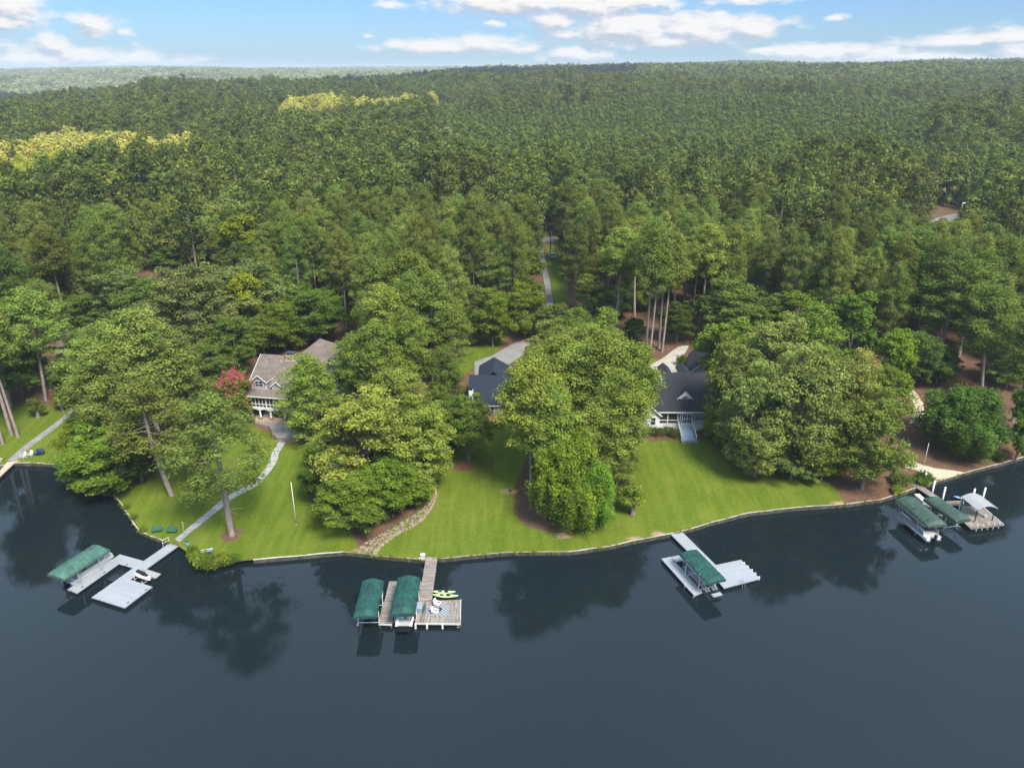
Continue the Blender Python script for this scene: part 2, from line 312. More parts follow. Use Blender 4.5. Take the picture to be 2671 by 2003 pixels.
def ground_mat():
    m,nt,N,L,b=new_mat('ground_cover')
    def noise(sc,det=4,vec=None,rough=.6):
        n=N.new('ShaderNodeTexNoise'); n.inputs['Scale'].default_value=sc; n.inputs['Detail'].default_value=det; n.inputs['Roughness'].default_value=rough
        L.new(vec or tc.outputs['Object'],n.inputs['Vector']); return n.outputs['Fac']
    def ramp(f,c):
        r=N.new('ShaderNodeValToRGB'); e=r.color_ramp.elements
        while len(e)<len(c): e.new(.5)
        for i,(p,col) in enumerate(c): e[i].position=p; e[i].color=(*col,1)
        L.new(f,r.inputs[0]); return r.outputs[0]
    def mixc(f,a,c):
        x=N.new('ShaderNodeMix'); x.data_type='RGBA'
        if isinstance(f,float): x.inputs[0].default_value=f
        else: L.new(f,x.inputs[0])
        L.new(a,x.inputs[6]); L.new(c,x.inputs[7]); return x.outputs[2]
    def mth(op,a,c,cl=False):
        x=N.new('ShaderNodeMath'); x.operation=op; x.use_clamp=cl
        for i,v in enumerate((a,c)):
            if isinstance(v,(int,float)): x.inputs[i].default_value=v
            else: L.new(v,x.inputs[i])
        return x.outputs[0]
    tc=N.new('ShaderNodeTexCoord')
    g1=ramp(noise(.09,5),[(.30,(.050,.084,.006)),(.50,(.076,.110,.008)),(.62,(.122,.140,.019)),(.74,(.165,.150,.048))])
    g2=ramp(noise(2.6,6),[(.3,(.044,.068,.006)),(.7,(.125,.155,.021))])
    mp=N.new('ShaderNodeMapping'); mp.inputs['Rotation'].default_value=(0,0,.12); mp.inputs['Scale'].default_value=(.75,.02,1); L.new(tc.outputs['Object'],mp.inputs[0])
    stripes=ramp(noise(1,1,mp.outputs[0]),[(.42,(.046,.084,.007)),(.58,(.118,.138,.019))])
    grass=mixc(.42,mixc(.42,g1,stripes),g2)
    s1=ramp(noise(1.8,7,rough=.75),[(.3,(.045,.021,.013)),(.5,(.10,.052,.033)),(.72,(.18,.115,.08))])
    s2=ramp(noise(.05,3),[(.35,(.10,.055,.034)),(.65,(.125,.095,.065))])
    straw=mixc(.45,s1,s2)
    sand=ramp(noise(2,5),[(.3,(.20,.12,.07)),(.7,(.32,.22,.15))])
    a=N.new('ShaderNodeAttribute'); a.attribute_name='lawn'; c=N.new('ShaderNodeAttribute'); c.attribute_name='bare'
    f=mth('ADD',a.outputs['Fac'],mth('MULTIPLY',mth('SUBTRACT',noise(.7,4),.5),.9)); 
    mr=N.new('ShaderNodeMapRange'); mr.interpolation_type='SMOOTHSTEP'; mr.inputs[1].default_value=.3; mr.inputs[2].default_value=.72; L.new(f,mr.inputs[0])
    col=mixc(mr.outputs[0],straw,grass)
    fb=mth('MULTIPLY',c.outputs['Fac'],mth('MULTIPLY',noise(.8,4),1.9)); mb=N.new('ShaderNodeMapRange'); mb.interpolation_type='SMOOTHSTEP'; mb.inputs[1].default_value=.35; mb.inputs[2].default_value=.9; L.new(fb,mb.inputs[0])
    col=mixc(mb.outputs[0],col,sand)
    L.new(col,b.inputs['Base Color']); b.inputs['Roughness'].default_value=1; b.inputs['Specular IOR Level'].default_value=.05
    bp=N.new('ShaderNodeBump'); bp.inputs['Strength'].default_value=.5; bp.inputs['Distance'].default_value=.08; L.new(noise(5,4),bp.inputs['Height']); L.new(bp.outputs[0],b.inputs['Normal'])
    return m
def build_ground():
    V,q,fl,lawn,bare=fan(); gm=ground_mat()
    for name,sel in (('ground',~fl),('lawn',fl)):
        Q=q[sel]; used=np.unique(Q); mp=np.zeros(len(V),int); mp[used]=np.arange(len(used))
        me=npmesh(name,V[used],mp[Q],gm); 
        for an,arr in (('lawn',lawn),('bare',bare)):
            at=me.attributes.new(an,'FLOAT','POINT'); at.data.foreach_set('value',arr[used].astype(np.float32))
        me.polygons.foreach_set('use_smooth',np.ones(len(Q),bool))
        o=bpy.data.objects.new(name,me); COL.objects.link(o); tag(o,kind='structure')
def npmesh(name,V,Q,m,attrs=None):
    me=bpy.data.meshes.new(name); V=np.asarray(V,np.float32); Q=np.asarray(Q,np.int32); k=Q.shape[1]
    me.vertices.add(len(V)); me.vertices.foreach_set('co',V.ravel()); me.loops.add(Q.size); me.loops.foreach_set('vertex_index',Q.ravel())
    me.polygons.add(len(Q)); me.polygons.foreach_set('loop_start',np.arange(0,Q.size,k,dtype=np.int32)); me.update(calc_edges=True)
    for mm in (m if isinstance(m,(list,tuple)) else [m]): me.materials.append(mm)
    return me
build_ground()
def water():
    m,nt,N,L,b=new_mat('lake_water')
    b.inputs['Base Color'].default_value=(.006,.011,.014,1); b.inputs['Roughness'].default_value=.008; b.inputs['IOR'].default_value=1.333
    tc=N.new('ShaderNodeTexCoord')
    n1=N.new('ShaderNodeTexNoise'); n1.inputs['Scale'].default_value=3.2; n1.inputs['Detail'].default_value=3; L.new(tc.outputs['Object'],n1.inputs['Vector'])
    n2=N.new('ShaderNodeTexNoise'); n2.inputs['Scale'].default_value=.05; n2.inputs['Detail'].default_value=2; L.new(tc.outputs['Object'],n2.inputs['Vector'])
    ms=N.new('ShaderNodeMapRange'); ms.inputs[1].default_value=.35; ms.inputs[2].default_value=.65; ms.inputs[3].default_value=.02; ms.inputs[4].default_value=.11; L.new(n2.outputs['Fac'],ms.inputs[0])
    bp=N.new('ShaderNodeBump'); bp.inputs['Distance'].default_value=.05; L.new(ms.outputs[0],bp.inputs['Strength']); L.new(n1.outputs['Fac'],bp.inputs['Height']); L.new(bp.outputs[0],b.inputs['Normal'])
    o=MB().add([(-700,-400,0),(700,-400,0),(700,260,0),(-700,260,0)],[(0,1,2,3)]).build('lake_water',m); tag(o,kind='structure')
water()
# ---------------------------------------------------------------- sea walls along the shore
def wall_run(name,i0,i1,label,m,cap,w=.11,top=.68):
    pts=[SW[i] for i in range(i0,i1+1)]; o=pts[0].copy(); o[2]=0
    t=thing(name,label,'sea wall',o); a=MB(); c=MB()
    fine=[]
    for p,q in zip(pts[:-1],pts[1:]):
        n=max(1,int(np.linalg.norm(q-p)/1.6)); fine+=[p+(q-p)*k/n for k in range(n)]
    fine.append(pts[-1]); jit=np.random.default_rng(i0).normal(0,.035,(len(fine),2))
    fine=[np.array([p[0]+j[0]-o[0],p[1]+j[1]-o[1],0]) for p,j in zip(fine,jit)]
    for k,(p,q) in enumerate(zip(fine[:-1],fine[1:])):
        d=(q-p)/np.linalg.norm(q-p); n=np.array([d[1],-d[0],0])  # towards the lake
        A=[p+n*w*.6,q+n*w*.6,q-n*w*.5,p-n*w*.5]
        a.prism([(v[0],v[1]) for v in A],-.8,top-.065)
        B=[p+n*w,q+n*w,q-n*w*.7,p-n*w*.7]
        zz=top+.03*math.sin(k*1.7)
        c.prism([(v[0],v[1]) for v in B],top-.06,zz)
    a.build('wall_face',m,t); c.build('cap',cap,t)
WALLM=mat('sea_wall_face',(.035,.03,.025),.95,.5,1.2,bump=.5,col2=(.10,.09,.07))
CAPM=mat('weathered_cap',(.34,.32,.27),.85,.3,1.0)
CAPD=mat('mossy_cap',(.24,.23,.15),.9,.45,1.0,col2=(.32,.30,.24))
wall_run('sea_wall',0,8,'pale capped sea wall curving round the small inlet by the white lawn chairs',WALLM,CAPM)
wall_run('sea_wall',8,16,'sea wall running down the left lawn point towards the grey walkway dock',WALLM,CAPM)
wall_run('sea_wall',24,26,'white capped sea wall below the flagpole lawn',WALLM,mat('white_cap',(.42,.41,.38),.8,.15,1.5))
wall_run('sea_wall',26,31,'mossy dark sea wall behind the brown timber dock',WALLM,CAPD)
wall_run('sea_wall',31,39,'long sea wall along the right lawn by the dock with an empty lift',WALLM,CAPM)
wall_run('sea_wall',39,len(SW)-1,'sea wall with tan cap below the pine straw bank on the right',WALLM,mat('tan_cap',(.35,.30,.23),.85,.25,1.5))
# ---------------------------------------------------------------- paths draped on the ground
def ribbon(name,line,w,m,dz=.11,label=None,kind='structure',dens=.8):
    P=[G(*p) for p in line]; pts=[]
    for i in range(len(P)-1):
        p0=P[max(i-1,0)];p1=P[i];p2=P[i+1];p3=P[min(i+2,len(P)-1)]; n=max(2,int(np.linalg.norm(p2-p1)/dens))
        for k in range(n):
            t=k/n; pts.append(.5*((2*p1)+(-p0+p2)*t+(2*p0-5*p1+4*p2-p3)*t*t+(-p0+3*p1-3*p2+p3)*t**3))
    pts.append(P[-1]); pts=np.array(pts); d=np.gradient(pts[:,:2],axis=0); d/=np.linalg.norm(d,axis=1)[:,None]; nn=np.stack([d[:,1],-d[:,0]],-1)
    b=MB(); vs=[];fs=[]
    offs=np.array([-.5,-.25,0,.25,.5])*w
    for p,n in zip(pts,nn):
        for o in offs:
            x=p[0]+n[0]*o; y=p[1]+n[1]*o; vs.append((x,y,float(hgt(x,y))+dz))
        for o in (-.5*w,.5*w):
            x=p[0]+n[0]*o; y=p[1]+n[1]*o; vs.append((x,y,float(hgt(x,y))-.3))
    for i in range(len(pts)-1):
        a=i*7;c=a+7
        fs+=[(a+k,c+k,c+k+1,a+k+1) for k in range(4)]+[(a+5,c+5,c,a),(a+4,c+4,c+6,a+6)]
    b.add(vs,fs); o=b.build(name,m); tag(o,label,kind=kind); return o
def drape(name,poly,m,dz=.06,z=None):
    import bmesh
    P=[G(*p) for p in poly]; bm=bmesh.new(); bm.faces.new([bm.verts.new(p) for p in P])
    bmesh.ops.triangulate(bm,faces=bm.faces)
    for _ in range(7):
        es=[e for e in bm.edges if e.calc_length()>1.1]
        if not es: break
        bmesh.ops.subdivide_edges(bm,edges=es,cuts=1); bmesh.ops.triangulate(bm,faces=bm.faces)
    for v in bm.verts: v.co.z=(float(hgt(v.co.x,v.co.y))+dz) if z is None else z
    r=bmesh.ops.extrude_face_region(bm,geom=bm.faces[:])
    for v in r['geom']:
        if isinstance(v,bmesh.types.BMVert): v.co.z-=.5 if z is None else 1.2
    bmesh.ops.recalc_face_normals(bm,faces=bm.faces)
    me=bpy.data.meshes.new(name); bm.to_mesh(me); bm.free(); me.materials.append(m)
    o=bpy.data.objects.new(name,me); COL.objects.link(o); tag(o,kind='structure'); return o
z1=lambda x,y:(x/3.16,1100+y/3.16)
z2=lambda x,y:(880+x/5.185,1380+y/5.185)
z3=lambda x,y:(1680+x/6.144,1340+y/6.144)
z4=lambda x,y:(2250+x/5.026,1130+y/5.026)
z5=lambda x,y:(540+x/5.185,860+y/5.185)
z6=lambda x,y:(1180+x/6.912,880+y/6.912)
z7=lambda x,y:(1580+x/4.609,820+y/4.609)
z8=lambda x,y:(80+x/6.144,1400+y/6.144)
c1=lambda x,y:(400+x/4.148,1100+y/4.148)
c5=lambda x,y:(1700+x/2.273,450+y/2.273)
PATH=mat('path_concrete',(.26,.255,.245),.9,.2,.8,boards=(1,1.6))
ribbon('garden_path',[(737,1152),(733,1160),(718,1184),(711,1208),(672,1257),(631,1281),(598,1300),(564,1327),(535,1351),(508,1372),(484,1393),(461,1411)],1.25,PATH)
ribbon('shore_path',[(193,1068),(161,1098),(104,1141),(63,1173),(30,1203)],1.5,CONCD)
ribbon('curved_walk',[(2350,990),(2362,1009),(2385,1035),(2398,1062),(2398,1085),(2385,1110)],1.9,SAND)
ribbon('driveway',[(1404,628),(1411,660),(1420,700),(1428,745),(1434,790),(1434,840),(1400,890),(1330,905)],1.7,CONC)
ribbon('road',[(1250,632),(1350,628),(1404,625),(1450,625),(1520,624),(1620,618)],6,CONCD)
ribbon('road',[(2330,615),(2420,592),(2480,568),(2560,555),(2640,552)],6,CONCD)
ribbon('driveway',[(1870,690),(1990,700),(2080,730),(2150,770)],5,mat('dark_asphalt',(.06,.055,.06),.9,.2,1))
drape('driveway',[z7(*p) for p in [(320,640),(400,636),(560,600),(700,520),(800,440),(870,395),(935,380),(1000,380),(960,460),(870,540),(905,620),(860,690),(560,760),(440,770),(390,680)]],mat('pinkish_concrete',(.29,.265,.235),.9,.15,.5))
drape('driveway',[z6(*p) for p in [(400,440),(540,390),(700,340),(850,250),(1000,170),(1150,90),(1300,60),(1300,300),(1000,500),(900,640),(400,680)]],CONC)
drape('driveway',[z5(*p) for p in [(1540,300),(1830,150),(2000,170),(2100,300),(1930,300),(1700,430)]],CONCD)
drape('boat_ramp',[z4(*p) for p in [(560,370),(680,375),(790,415),(960,460),(1200,490),(1330,512),(1150,570),(965,612),(880,560),(700,480),(560,450)]],SAND,.03)
# ---------------------------------------------------------------- docks
def dock(name,label,org,rz=0):
    return thing(name,label,'dock',(org[0],org[1],0),rz)
def deckpart(t,pname,poly,z,m,th=.16,label=None):
    b=MB(); b.prism([local(t,W(*p,z))[:2] for p in poly],z-th,z)
    o=b.build(pname,m,t); 
    if label: o['label']=label
    return o
def piles(t,pts,z,top=.0,r=.09,m=WHITE,name='piling'):
    for p in pts:
        q=local(t,W(*p,z)); MB().tube([(q[0],q[1],-1.5),(q[0],q[1],z+top)],r,8).build(name,m,t)
WEDGE=mat('dock_edge_white',(.36,.37,.38),.5,.08,2)
FLOAT=mat('dark_floats',(.02,.02,.022),.6,.2,2)
# dock on the left
A0=W(*z8(1200,700),.5); angA=math.atan2(*(W(*z8(590,840),.5)-W(*z8(1430,280),.5))[[1,0]])
dA=dock('floating_dock','pale grey dock with U shaped slip, big square platform and long gangway',A0,angA)
for nm,poly in [('gangway',[c1(235,1270),c1(330,1300),z8(1850,515),z8(1640,500),z8(1810,385)]),
 ('slip_arm',[z8(1430,280),z8(590,840),z8(745,900),z8(1415,430)]),
 ('cross_deck',[z8(1430,280),z8(1415,430),z8(1640,500),z8(1810,385)]),
 ('side_arm',[z8(1850,515),z8(2085,590),z8(2005,660),z8(1720,575)]),
 ('spine_deck',[z8(1640,500),z8(1120,870),z8(1585,685),z8(1850,515)]),
 ('platform',[z8(1120,870),z8(980,970),z8(1505,1135),z8(1945,800),z8(1585,685)])]:
    deckpart(dA,nm,poly,.52,DECKW,.10)
    c=np.mean([np.array(p) for p in poly],0); deckpart(dA,'edge_trim',[tuple(c+(np.array(p)-c)*1.012) for p in poly],.418,WEDGE,.13)
    deckpart(dA,'float',[tuple(c+(np.array(p)-c)*.95) for p in poly],.28,FLOAT,.45)
rm=MB()
for a,b in ((c1(90,1300),c1(125,1345)),(c1(125,1285),c1(165,1330)),(c1(90,1300),c1(175,1280))): pass
q=[local(dA,W(*c1(105,1345),.5)),local(dA,W(*c1(175,1310),.5))]
for k in q: rm.tube([(k[0],k[1],.2),(k[0],k[1],1.5)],.04,6)
rm.tube([(q[0][0],q[0][1],1.5),(q[1][0],q[1][1],1.5)],.04,6); rm.tube([(q[0][0],q[0][1],1.0),(q[1][0],q[1][1],1.0)],.03,6)
rm.build('rail',OFFW,dA)
for p in (z8(640,880),z8(1180,570),z8(1540,450),z8(830,800),z8(1560,1055),z8(1850,850)):
    k=local(dA,W(*p,.52)); MB().box(k[0]-.14,k[1]-.05,k[2]+.01,k[0]+.14,k[1]+.05,k[2]+.08).build('cleat',BLACK,dA)
# middle timber dock
B0=W(*z2(1200,1100),.6); dB=dock('timber_dock','weathered brown timber dock with two slips in the middle of the shore',B0,0)
deckpart(dB,'gangway',[z2(1200,375),z2(1355,375),z2(1280,948),z2(1095,972)],.7,DECKC,.12)
deckpart(dB,'sun_deck',[z2(1090,975),z2(1672,950),z2(1662,1280),z2(1048,1272)],.62,DECKB,.14)
deckpart(dB,'finger_deck',[z2(700,702),z2(832,702),z2(740,1290),z2(565,1280)],.62,DECKC,.14)
deckpart(dB,'cross_deck',[z2(832,702),z2(1140,702),z2(1130,800),z2(815,800)],.62,DECKC,.14)
e=MB(); 
for a,b in ((z2(1048,1272),z2(1662,1280)),(z2(565,1280),z2(740,1290)),(z2(1672,950),z2(1662,1280))):
    p=local(dB,W(*a,.56));q=local(dB,W(*b,.56)); e.bar(Vector(p)+Vector((0,-.05,0)),Vector(q)+Vector((0,-.05,0)),.08,.22)
e.build('edge_trim',OFFW,dB)
piles(dB,[z2(1055,1300),z2(1210,1300),z2(1420,1300)],.5,.15,.13)
piles(dB,[z2(575,1290),z2(730,1298),z2(1660,1285),z2(1660,960),z2(1290,800),z2(1120,800),z2(1330,540),z2(1165,540)],.5,-.05,.1,DARKW)
l=local(dB,W(*z2(1648,1240),.62)); ld=MB()
for dx in (-.22,.22): ld.tube([(l[0]+dx,l[1]+.2,.62),(l[0]+dx,l[1]+.1,1.35),(l[0]+dx,l[1]-.4,1.3),(l[0]+dx,l[1]-.5,-.4)],.035,6)
for z in (.0,.3): ld.tube([(l[0]-.22,l[1]-.48,z),(l[0]+.22,l[1]-.48,z)],.03,6)
ld.build('ladder',ALU,dB)
# right-centre grey dock
angC=math.atan2(*(W(*z3(1300,1040),.5)-W(*z3(600,280),.5))[[1,0]])
C0=W(*z3(1000,900),.5); dC=dock('floating_dock','pale grey dock with sun deck and narrow side arm beside the empty boat lift',C0,angC)
for nm,poly in [('gangway',[z3(410,310),z3(600,280),z3(1150,820),z3(1278,1188),z3(1210,1110)]),('landing',[z3(345,230),z3(495,192),z3(600,278),z3(410,308)]),
 ('sun_deck',[z3(1150,820),z3(1550,735),z3(1855,1035),z3(1278,1188)]),('side_arm',[z3(280,720),z3(430,690),z3(930,1250),z3(805,1310)]),('cross_deck',[z3(430,690),z3(790,610),z3(850,690),z3(480,775)])]:
    deckpart(dC,nm,poly,.52+(.004 if nm=='sun_deck' else 0),DECKW if nm!='landing' else CONC,.10)
    c=np.mean([np.array(p) for p in poly],0)
    if nm!='landing':
        deckpart(dC,'edge_trim',[tuple(c+(np.array(p)-c)*1.01) for p in poly],.418,WEDGE,.14); deckpart(dC,'float',[tuple(c+(np.array(p)-c)*.95) for p in poly],.27,FLOAT,.45)
piles(dC,[z3(1605,790),z3(1665,845),z3(1730,900),z3(1785,955),z3(1845,1015)],.4,.12,.11)
piles(dC,[z3(655,1150),z3(795,1300)],.4,.35,.08)
l=local(dC,W(*z3(1580,1120),.52)); a=W(*z3(1278,1188),.5);b=W(*z3(1855,1035),.5); dd=Vector(local(dC,b))-Vector(local(dC,a)); dd.z=0; dd.normalize(); nn=Vector((dd.y,-dd.x,0)); nn=nn if nn.dot(Vector(local(dC,np.array([0,0,0]))))>0 else -nn
ld=MB()
for s in (-.22,.22):
    p=Vector((l[0],l[1],0))+dd*s; ld.tube([p-nn*.2+Vector((0,0,.52)),p-nn*.15+Vector((0,0,1.25)),p+nn*.25+Vector((0,0,1.2)),p+nn*.3+Vector((0,0,-.4))],.035,6)
ld.build('ladder',ALU,dC)
# far right timber dock
D0=W(*z4(1100,1000),.6); angD=math.atan2(*(W(*z4(1300,1170),.6)-W(*z4(730,690),.6))[[1,0]])
dD=dock('timber_dock','old timber dock under a curved white shelter on the right',D0,angD)
deckpart(dD,'gangway',[z4(645,672),z4(740,662),z4(1150,935),z4(1070,950)],.72,DECKC,.13)
deckpart(dD,'spine_deck',[z4(1070,952),z4(1150,937),z4(1345,1075),z4(1320,1150),z4(1260,1090)],.64,DECKC,.14)
deckpart(dD,'cross_deck',[z4(720,905),z4(1330,880),z4(1330,940),z4(830,960)],.6,DECKB,.12)
deckpart(dD,'sun_deck',[z4(1260,950),z4(1560,950),z4(1850,1200),z4(1420,1252),z4(1290,1130)],.66,DECKC,.14)
e=MB()
for a,b in ((z4(1420,1252),z4(1850,1200)),(z4(1850,1200),z4(1560,950))):
    e.bar(local(dD,W(*a,.56)),local(dD,W(*b,.56)),.1,.2)
e.build('edge_trim',OFFW,dD)
piles(dD,[z4(1490,1262),z4(1563,1252),z4(1637,1243),z4(1710,1235),z4(1782,1225)],.2,.85,.08)
for (x,y0,y1),h in zip([(800,673,530),(915,765,620),(1050,858,710),(1268,1000,865),(1568,880,828),(1438,865,845),(775,540,460)],(2.2,2.1,2.2,2.0,2.4,2.0,1.3)):
    q=local(dD,W(*z4(x,y0),.5)); o=MB().tube([(q[0],q[1],-1.5),(q[0],q[1],.5+h)],.15,10).build('tall_piling',WHITE,dD,smooth=True)
# shelter
sh=MB(); s0=W(*z4(1465,1160),.66); s1_=W(*z4(1695,1145),.66); s2_=W(*z4(1370,1010),.66)
ss=thing('dock_shelter','small shelter with curved white roof on black posts over the old timber dock','shelter',s0,math.atan2(s1_[1]-s0[1],s1_[0]-s0[0]))
wS=np.linalg.norm(s1_-s0); lS=3.4
n=8; top=[]; rf=MB(); vs=[];fs=[]
for k in range(n+1):
    u=k/n; x=-.25+u*(wS+.5); z=2.35+.55*math.sin(math.pi*u)
    vs+=[(x,-.3,z),(x,lS+.3,z),(x,-.3,z-.06),(x,lS+.3,z-.06)]
for k in range(n):
    a=k*4;c=a+4; fs+=[(a,c,c+1,a+1),(a+2,a+3,c+3,c+2),(a,a+2,c+2,c),(a+1,c+1,c+3,a+3)]
rf.add(vs,fs); rf.build('curved_roof',mat('white_sheet_roof',(.27,.27,.28),.4,.1,1.5),ss,smooth=False)
for x in (0,wS):
    for y in (0,lS): MB().box(x-.06,y-.06,0,x+.06,y+.06,2.36).build('post',BLACK,ss)
fr=MB(); fr.bar((0,0,2.3),(0,lS,2.3),.07,.1).bar((wS,0,2.3),(wS,lS,2.3),.07,.1)
pts=[(wS*u,0,2.28+.55*math.sin(math.pi*u)) for u in np.linspace(0,1,9)]
fr.tube(pts,.045,6); fr.tube([(p[0],lS,p[2]) for p in pts],.045,6)
for k in range(5): fr.bar((wS*.2*k+.3,0,2.25),(wS*.2*k+.3,0,2.35+.5*math.sin(math.pi*(.2*k+.08))),.04)
fr.build('roof_frame',BLACK,ss)
b=MB(); b.tube([(1.7,1.2,.0),(1.7,1.2,.42)],[.22,.27],10).build('seat',WHITE,ss) if False else None
bk=thing('bucket','white bucket standing on the old timber dock under the curved roof','bucket',W(*z4(1605,1105),.66))
MB().tube([(0,0,0),(0,0,.45)],[.2,.26],12).build('tub',WHITE,bk); MB().tube([(-.26,0,.45),(0,0,.6),(.26,0,.45)],.015,6).build('handle',ALU,bk)
bx=thing('storage_box','long white storage box on the old timber dock between the two faded green covers','storage box',W(*z4(760,880),.6),angD+R(90))
MB().box(-.4,-1.2,0,.4,1.2,.45).build('body',WHITE,bx); MB().box(-.44,-1.24,.452,.44,1.24,.53).build('lid',WHITE,bx)
# ---------------------------------------------------------------- boat lifts and their covers
def cover_mesh(w,L,z,hgt_,skirt=.28,hip=.55,ny=18,seed=0,sag=.035,flat=.9):
    r=np.random.default_rng(seed)
    prof=[(-.5,0),(-.49,.10),(-.44,.34),(-.28,.70),(0,1),(.28,.70),(.44,.34),(.49,.10),(.5,0)]
    b=MB(); vs=[];fs=[]; n=len(prof)
    ys=np.concatenate([[0],np.linspace(hip,L-hip,ny),[L]])-L/2
    for i,y in enumerate(ys):
        e=(i==0 or i==len(ys)-1); s=-sag*math.sin(math.pi*((i*1.0)%2)) 
        wob=0 if (i%2==0) else -sag*1.2
        for k,(u,v) in enumerate(prof):
            hh=v*hgt_*(.25 if e else flat+ (1-flat)*0)
            j=r.normal(0,.012)
            vs.append((u*w*(.97 if e else 1),y,z+hh+(wob if 0<k<n-1 and k!=n//2 else wob*.3)+j*(0<k<n-1)))
    m=len(ys)
    for i in range(m-1):
        for k in range(n-1): fs.append((i*n+k,(i+1)*n+k,(i+1)*n+k+1,i*n+k+1))
    # skirt
    ring=[i*n for i in range(m)]+[(m-1)*n+k for k in range(1,n)]+[i*n+n-1 for i in range(m-2,-1,-1)]+[k for k in range(n-2,0,-1)]
    o=len(vs)
    for k,i in enumerate(ring):
        x,y,zz=vs[i]; vs.append((x*1.01,y*1.004,z-skirt+(.03 if k%2 else 0)))
    for k in range(len(ring)):
        k2=(k+1)%len(ring); fs.append((ring[k],ring[k2],o+k2,o+k))
    b.add(vs,fs); return b
def boat_lift(label,far,near,w,m,z=3.0,h=.85,seed=0,valance=False,skirt=.28,posts=WHITE,hip=.5):
    a=W(*far,z);b=W(*near,z); c=(a+b)/2; L=np.linalg.norm(a-b); yaw=math.atan2(a[1]-b[1],a[0]-b[0])-R(90)
    t=thing('boat_lift',label,'boat lift',(c[0],c[1],0),yaw)
    cm=cover_mesh(w,L,z,h,skirt,hip,seed=seed); co=cm.build('cover',m,t)
    md=co.modifiers.new('thick','SOLIDIFY'); md.thickness=.02
    if valance:
        for sx in (-1,1):
            v=MB(); k=0; y=-L/2+.3
            while y<L/2-.3:
                v.box(sx*w/2*1.01-.012,y,z-.27-(.14 if k%2 else 0),sx*w/2*1.01+.012,y+.16,z-.15-(.14 if k%2 else 0)); y+=.2; k+=1
            v.build('valance',mat('checked_trim',(.55,.60,.58),.7,.2,3),t)
    for sx in (-1,1):
        for y in (-L*.22,L*.24): MB().tube([(sx*(w/2-.12),y,-1.2),(sx*(w/2-.12),y,z+.12)],.06,8).build('post',posts,t)
    f=MB()
    for sx in (-1,1):
        f.tube([(sx*(w/2-.12),-L*.47,z),(sx*(w/2-.12),L*.47,z)],.035,6); f.tube([(sx*(w/2-.1),-L*.3,.55),(sx*(w/2-.1),L*.32,.55)],.06,6)
        f.tube([(sx*(w/2-.12),-L*.22,1.2),(sx*(w/2-.12),-L*.44,z)],.03,6); f.tube([(sx*(w/2-.12),L*.24,1.2),(sx*(w/2-.12),L*.44,z)],.03,6)
    for y in np.linspace(-L*.38,L*.38,6): f.tube([(-w/2+.12,y,z),(0,y,z+h*.74),(w/2-.12,y,z)],.02,5)
    for y in (-L*.22,L*.24): f.tube([(-w/2+.12,y,.5),(w/2-.12,y,.5)],.06,6)
    f.build('frame',ALU,t); return t,L
# boats (bow towards +y)
def pontoon_boat(label,loc,yaw,L=6.8,w=2.5,body=OFFW,tube_m=ALU):
    t=thing('pontoon_boat',label,'boat',loc,yaw)
    for sx in (-1,1):
        MB().tube([(sx*.85,-L/2,.33),(sx*.85,L/2-1.0,.33),(sx*.85,L/2-.3,.42),(sx*.85,L/2,.6)],[.33,.33,.24,.04],12).build('pontoon',tube_m,t,smooth=True)
    MB().box(-w/2,-L/2+.1,.66,w/2,L/2-.1,.76).build('deck',mat('boat_carpet',(.35,.33,.30),.9,.15,3),t)
    f=MB()
    for sx in (-1,1): f.box(sx*w/2-.03,-L/2+.9,.762,sx*w/2+.03,L/2-.3,1.36)
    f.box(-w/2+.031,L/2-.36,.762,w/2-.031,L/2-.3,1.36); f.box(-w/2+.031,-L/2+.9,.762,-.3,-L/2+.96,1.36)
    f.build('fence',body,t)
    for y0,y1,x0,x1 in ((-L/2+1.1,-L/2+2.6,-w/2+.1,-w/2+.7),(L/2-2.6,L/2-.5,w/2-.7,w/2-.1),(L/2-2.6,L/2-.5,-w/2+.1,-w/2+.7)):
        b=MB(); b.box(x0,y0,.77,x1,y1,1.1); s=-1 if x0<0 else 1; e=x0 if s<0 else x1; b.box(e-(0 if s<0 else .15),y0,1.102,e+(.15 if s<0 else 0),y1,1.42); b.build('bench_seat',WHITE,t)
    b=MB(); b.box(.2,-L/2+2.2,.77,.85,-L/2+2.7,1.55); b.tube([(.5,-L/2+2.1,1.35),(.5,-L/2+2.0,1.42)],[.2,.2],10); b.build('helm',BLACK,t)
    return t,L
def outboard(parent,y,cowl):
    e=MB(); e.tube([(0,y-.15,.95),(0,y-.2,1.05),(0,y-.25,1.45),(0,y-.22,1.52)],[.16,.26,.24,.10],10); o=e.build('outboard_motor',cowl,parent,smooth=True)
    MB().box(-.07,y-.35,-.25,.07,y-.1,.94).build('motor_leg',BLACK,o)
